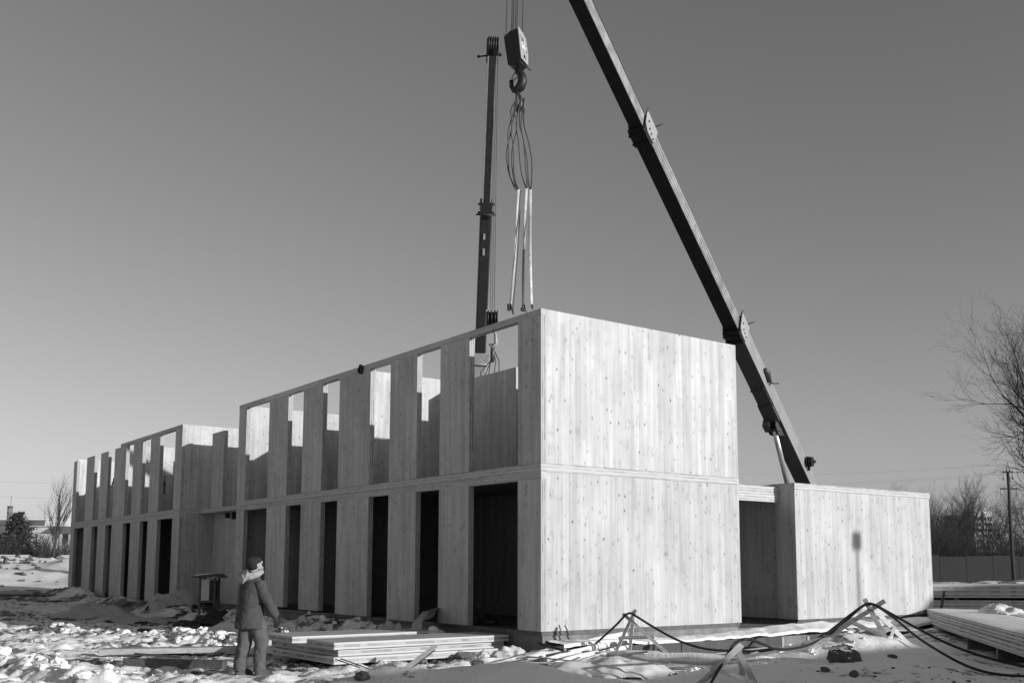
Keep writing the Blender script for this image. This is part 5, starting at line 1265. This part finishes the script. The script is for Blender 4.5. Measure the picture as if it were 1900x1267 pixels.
for i in range(nu):
    for j in range(nv):
        a_ = i*(nv+1)+j; mb.f.append([a_, a_+nv+1, a_+nv+2, a_+1]); mb.sm.append(True)
o = mb.build('snow_bank', M['snowc']); o['kind'] = 'structure'
rr_ = random.Random(3)
for k, (px, py, d_, w_, h_) in enumerate(((12,1040,80,2.2,0.5),(22,1052,72,1.6,0.9),(34,1060,66,1.4,1.0),(46,1040,84,1.2,0.7),(84,1044,80,1.5,1.1),(104,1040,86,2.4,0.8),(118,1036,90,1.8,0.7),(48,1068,62,0.9,0.4),(70,1072,60,0.7,0.3),(100,1062,66,1.0,0.4),(8,1070,60,1.3,0.4),(92,1052,72,1.3,0.3),(60,1056,70,0.8,0.4),(112,1054,72,0.7,0.4),(30,1046,78,1.8,0.3))):
    p = at(px, py+2, d_); w_ *= 0.75; h_ *= 0.6; a1 = rr_.uniform(0,3.1); tl = rr_.uniform(-0.5,0.5)
    u = Vector((math.cos(a1),math.sin(a1),tl)).normalized(); v_ = u.cross(Vector((rr_.gauss(0,.3),rr_.gauss(0,.3),1))).normalized(); n_ = u.cross(v_)
    o = empty('rubble_block', 'broken concrete slab tipped on the snowy rubble bank at the far left', 'rubble slab', p, 0, 'broken slabs on the rubble bank')
    MB().prism([u*-w_/2+v_*-h_, u*w_/2*0.8+v_*-h_*0.9, u*w_/2+v_*h_*0.7, u*w_*0.1+v_*h_, u*-w_/2*0.9+v_*h_*0.6], n_*0.18).build('slab', M['conclt'] if k % 3 else M['conc'], o)
mb = MB()
for k in range(150):
    px, d_ = rr_.uniform(-30,128), 54+34*rr_.random()**0.7; t = (d_-50)/44; s_ = rr_.uniform(0.03,0.15)
    if rr_.random() > (0.9 if px < 60 else 0.35): continue
    p = at(px, 1060, d_); p.z = -0.12+1.30*float(sst(0.0,0.55,t))+0.25*t+0.60*float(fbm(np.array([p.x]),np.array([p.y]),0.22,4,13)[0])*min(1,t*4)
    u = Vector((rr_.gauss(0,1),rr_.gauss(0,1),rr_.gauss(0,.4))).normalized(); v_ = u.cross(Vector((rr_.gauss(0,.4),rr_.gauss(0,.4),1))).normalized()
    mb.obox(p, u*s_*rr_.uniform(1,4), v_*s_*1.2, u.cross(v_)*s_*0.5)
o = mb.build('rubble_stones', M['mud']); o['kind'] = 'stuff'; mb = None
# brushwood along the wall
mb = MB(); rr_ = random.Random(21)
for k in range(900):
    px = rr_.uniform(-60, 135); d_ = rr_.uniform(106, 118); p = at(px, 1050, d_)
    hh_ = rr_.uniform(1.2, 3.6)*(0.7+0.5*math.sin(px*0.05+1)**2); q = Vector((p.x,p.y,0.5)); e = q+Vector((rr_.gauss(0,.6),rr_.gauss(0,.6),hh_))
    mb.tube([q, q.lerp(e,0.5)+Vector((rr_.gauss(0,.1),rr_.gauss(0,.1),0)), e], [0.035,0.03,0.01], 3, cap=False)
    for j in range(3):
        s_ = q.lerp(e, rr_.uniform(.3,.9)); mb.tube([s_, s_+Vector((rr_.gauss(0,.4),rr_.gauss(0,.4),rr_.uniform(.2,.9)))], [0.02,0.008], 3, cap=False)
o = mb.build('brushwood', M['bark']); o['kind'] = 'stuff'
# pine
pb_ = gnd(28, 112, 0.3); pine = empty('pine_tree', 'dark bushy pine beside the chimney at the far left', 'tree', pb_)
rnd = random.Random(4); tr, cr = MB(), MB(); Hp = at(34,950,112).z-0.3
tr.tube([(0,0,0),(0.1,0,Hp*0.5),(0.2,0.1,Hp*0.96)], [0.16,0.10,0.02], 7)
for k in range(120):
    z = Hp*(0.05+0.93*(k/120)**0.85); w_ = 3.0*(1-z/Hp)**0.7+0.3; a1 = k*2.4+rnd.random(); L_ = w_*(0.6+0.5*rnd.random())
    b0 = Vector((0.1,0,z)); e = b0+Vector((math.cos(a1)*L_, math.sin(a1)*L_, L_*0.28)); tr.tube([b0,e], [0.03,0.01], 3, cap=False)
    for j in range(26):
        c_ = b0.lerp(e, rnd.uniform(0.3,1.05))+Vector((rnd.gauss(0,.13),rnd.gauss(0,.13),rnd.gauss(0,.10))); s_ = rnd.uniform(0.10,0.22)
        u = Vector((rnd.gauss(0,1),rnd.gauss(0,1),rnd.gauss(0,1))).normalized(); v_ = u.cross(Vector((rnd.gauss(0,1),rnd.gauss(0,1),rnd.gauss(0,1)))).normalized()
        cr.add([c_-u*s_-v_*s_*0.3, c_+u*s_*0.9, c_-u*s_*0.6+v_*s_*0.6], [(0,1,2)])
tr.build('trunk', M['bark'], pine); cr.build('crown', M['needle'], pine)
bare_tree('thin upright bare tree in front of the shed at the far left', gnd(97, 104, 0.2), 9.2, 31, r=0.16, sp=0.28, up_=0.10, maxlev=3, nb=(11,6,4))
bare_tree('small leaning bare tree at the far left edge beside the pine', gnd(-6, 108, 0.2), 5.2, 33, r=0.09, sp=0.5, up_=0.05, maxlev=3, nb=(9,5,4))
# buildings behind
def far_box(name, label, pxa, pxb, pytop, d_, depth, wallmat, rz=0.0, parts=()):
    pa, pb = gnd(pxa, d_, 0), gnd(pxb, d_, 0); c_ = (Vector(pa)+Vector(pb))/2; w_ = (Vector(pb)-Vector(pa)).length; h_ = at((pxa+pxb)/2, pytop, d_).z+0.5
    o = empty(name, label, 'building', (c_.x,c_.y,-0.5), math.atan2(RGT[1],RGT[0])+rz)
    MB().box((-w_/2,0,0),(w_/2,depth,h_)).build('wall', wallmat, o); return o, w_, h_
o, w_, h_ = far_box('warehouse', 'dark warehouse end with white long side, far left behind the shed', -20, 79, 964, 240, 30, M['claddk'])
MB().prism([(w_/2,0.05,0),(w_/2,30,0),(w_/2,30,h_+0.4),(w_/2,0.05,h_+0.4)], (13,2,0)).build('long_side', M['cladlt'], o)
MB().prism([(-w_/2-0.2,-0.2,h_),(w_/2,-0.2,h_),(w_/2+13.2,2,h_+0.4),(w_/2+13,31,h_+0.4),(-w_/2-0.2,31,h_)], (0,0,0.35)).build('roof', M['cladlt'], o)
o, w_, h_ = far_box('store_building', 'low pale brick store in front of the dark warehouse', 56, 92, 977, 190, 10, M['brick'])
MB().box((-w_/2-0.3,-0.3,h_),(w_/2+0.3,10.3,h_+0.25)).build('roof', M['conclt'], o)
for x in (-1.2,0.6): MB().box((x,-0.06,2.2),(x+0.9,0.02,3.4)).build('window', M['glass'], o)
pa, pb = gnd(72, 150, 0), gnd(150, 150, 0); c_ = (Vector(pa)+Vector(pb))/2; w_ = (Vector(pb)-Vector(pa)).length
sh = empty('open_shed', 'open shed with deep dark roof on pale posts beside the far wing', 'building', (c_.x,c_.y,-0.3), math.atan2(RGT[1],RGT[0]))
hz_ = at(110,976,150).z+0.3; h0_ = at(110,990,150).z+0.3
MB().prism([(-w_/2,-0.5,h0_+0.05),(-w_/2+1.5,-0.5,hz_*0.97),(-w_/2+2.2,-0.5,hz_),(w_/2,-0.5,hz_),(w_/2,-0.5,h0_)], (0,7,0)).build('roof', M['claddk'], sh)
MB().box((-w_/2+0.1,5,0),(w_/2,5.2,h0_)).build('back_wall', M['conc'], sh)
for x in (-w_/2+1.6,-w_/2+2.6,0.0,1.3,2.2): MB().box((x-0.14,-0.35,0),(x+0.14,0,h0_)).build('post', M['conclt'], sh)
MB().box((0.6,4.9,h0_*0.55),(1.6,5.0,h0_*0.85)).build('window', M['cladlt'], sh)
cp = gnd(12.5, 210, 0); ch = empty('brick_chimney', 'round chimney stack with dark rim rising behind the pine at far left', 'chimney', (cp[0],cp[1],-0.5)); hc = at(12,938,210).z+0.5
MB().tube([(0,0,0),(0,0,hc)], [0.62,0.52], 16).build('shaft', M['conc'], ch)
MB().tube([(0,0,hc-0.3),(0,0,hc)], 0.57, 16).build('rim', M['concdk'], ch)
for k in range(3): MB().tube([(0,0,hc-1.4-1.3*k),(0,0,hc-1.3-1.3*k)], 0.58, 16).build('band', M['concdk'], ch)
MB().tube([(0.4,0,hc-0.5),(0.45,0,hc+2.2)], 0.04, 4).build('lightning_rod', M['steel'], ch)

# ---------------------------------------------------------------- beyond the right edge: unseen blockers added for shade, and a floodlight whose shadow falls into view
CX = 22.6  # unseen cabins added, sized to shade the foreground mounds
for k, (y0, z0, ln, hh_, lb) in enumerate(((3.4,-0.45,2.5,2.47,'narrow grey site cabin at ground level, nearest the camera, outside the view'),(6.3,-0.45,9.0,2.22,'long grey site cabin at ground level, outside the view'),(3.4,2.03,2.5,2.47,'narrow grey site cabin on top of the other narrow one, outside the view'),(6.3,1.78,9.0,2.22,'long grey site cabin on top of the other long one, outside the view'))):
    o = empty('site_cabin', lb, 'site cabin', (CX,y0,z0), 0, 'stacked site cabins at the right')
    MB().box((0,0,0.12),(2.4,ln,hh_-0.10)).build('wall', M['cladlt'], o)
    MB().box((-0.05,-0.05,hh_-0.10),(2.45,ln+0.05,hh_)).build('roof', M['claddk'], o)
    MB().box((0.05,0.05,0),(2.35,ln-0.05,0.12)).build('base_frame', M['steel'], o)
    for y in ((0.25,) if ln < 3 else (0.8, 4.2, 6.8)):
        w__ = MB().box((-0.03,y,0.95),(0.02,y+1.0,1.8)).build('window', M['glass'], o)
        MB().box((-0.05,y-0.06,0.88),(0.0,y+1.06,0.95)).build('sill', M['cladlt'], w__)
    d__ = MB().box((-0.03,ln-1.1,0.14),(0.02,ln-0.25,2.0)).build('door', M['claddk'], o)
    MB().box((-0.08,ln-0.42,1.0),(-0.03,ln-0.32,1.07)).build('handle', M['steel'], d__)
hall = empty('storage_hall', 'grey storage hall beyond the right edge, outside the view', 'building', (25.0,23.0,-0.4))  # unseen hall put up to shade the tall stack's face
MB().box((0,0,0),(10,26,6.95)).build('wall', M['claddk'], hall); MB().prism([(-0.3,-0.3,6.95),(10.3,-0.3,6.95),(5,-0.3,7.6)], (0,26.6,0)).build('roof', M['cladlt'], hall)
gd = MB().box((-0.06,4,0),(0,8,4.2)).build('gate', M['fence'], hall)
p0 = on(1590, 1003, 0, -0.09); tt = 19.0; fp = p0-SUN_T/abs(SUN_T.x)*tt
fl_ = empty('floodlight_pole', 'floodlight on a slim pole standing beyond the right edge of the view', 'floodlight', (fp.x,fp.y,-0.4))
MB().tube([(0,0,0),(0,0,fp.z+0.4)], [0.055,0.04], 8).build('pole', M['steel'], fl_)
MB().box((-0.06,-0.15,fp.z+0.4-0.19),(0.08,0.15,fp.z+0.4+0.19)).build('lamp_head', M['steel'], fl_)
MB().box((-0.35,-0.35,-0.1),(0.35,0.35,0.1)).build('base_plate', M['conc'], fl_)
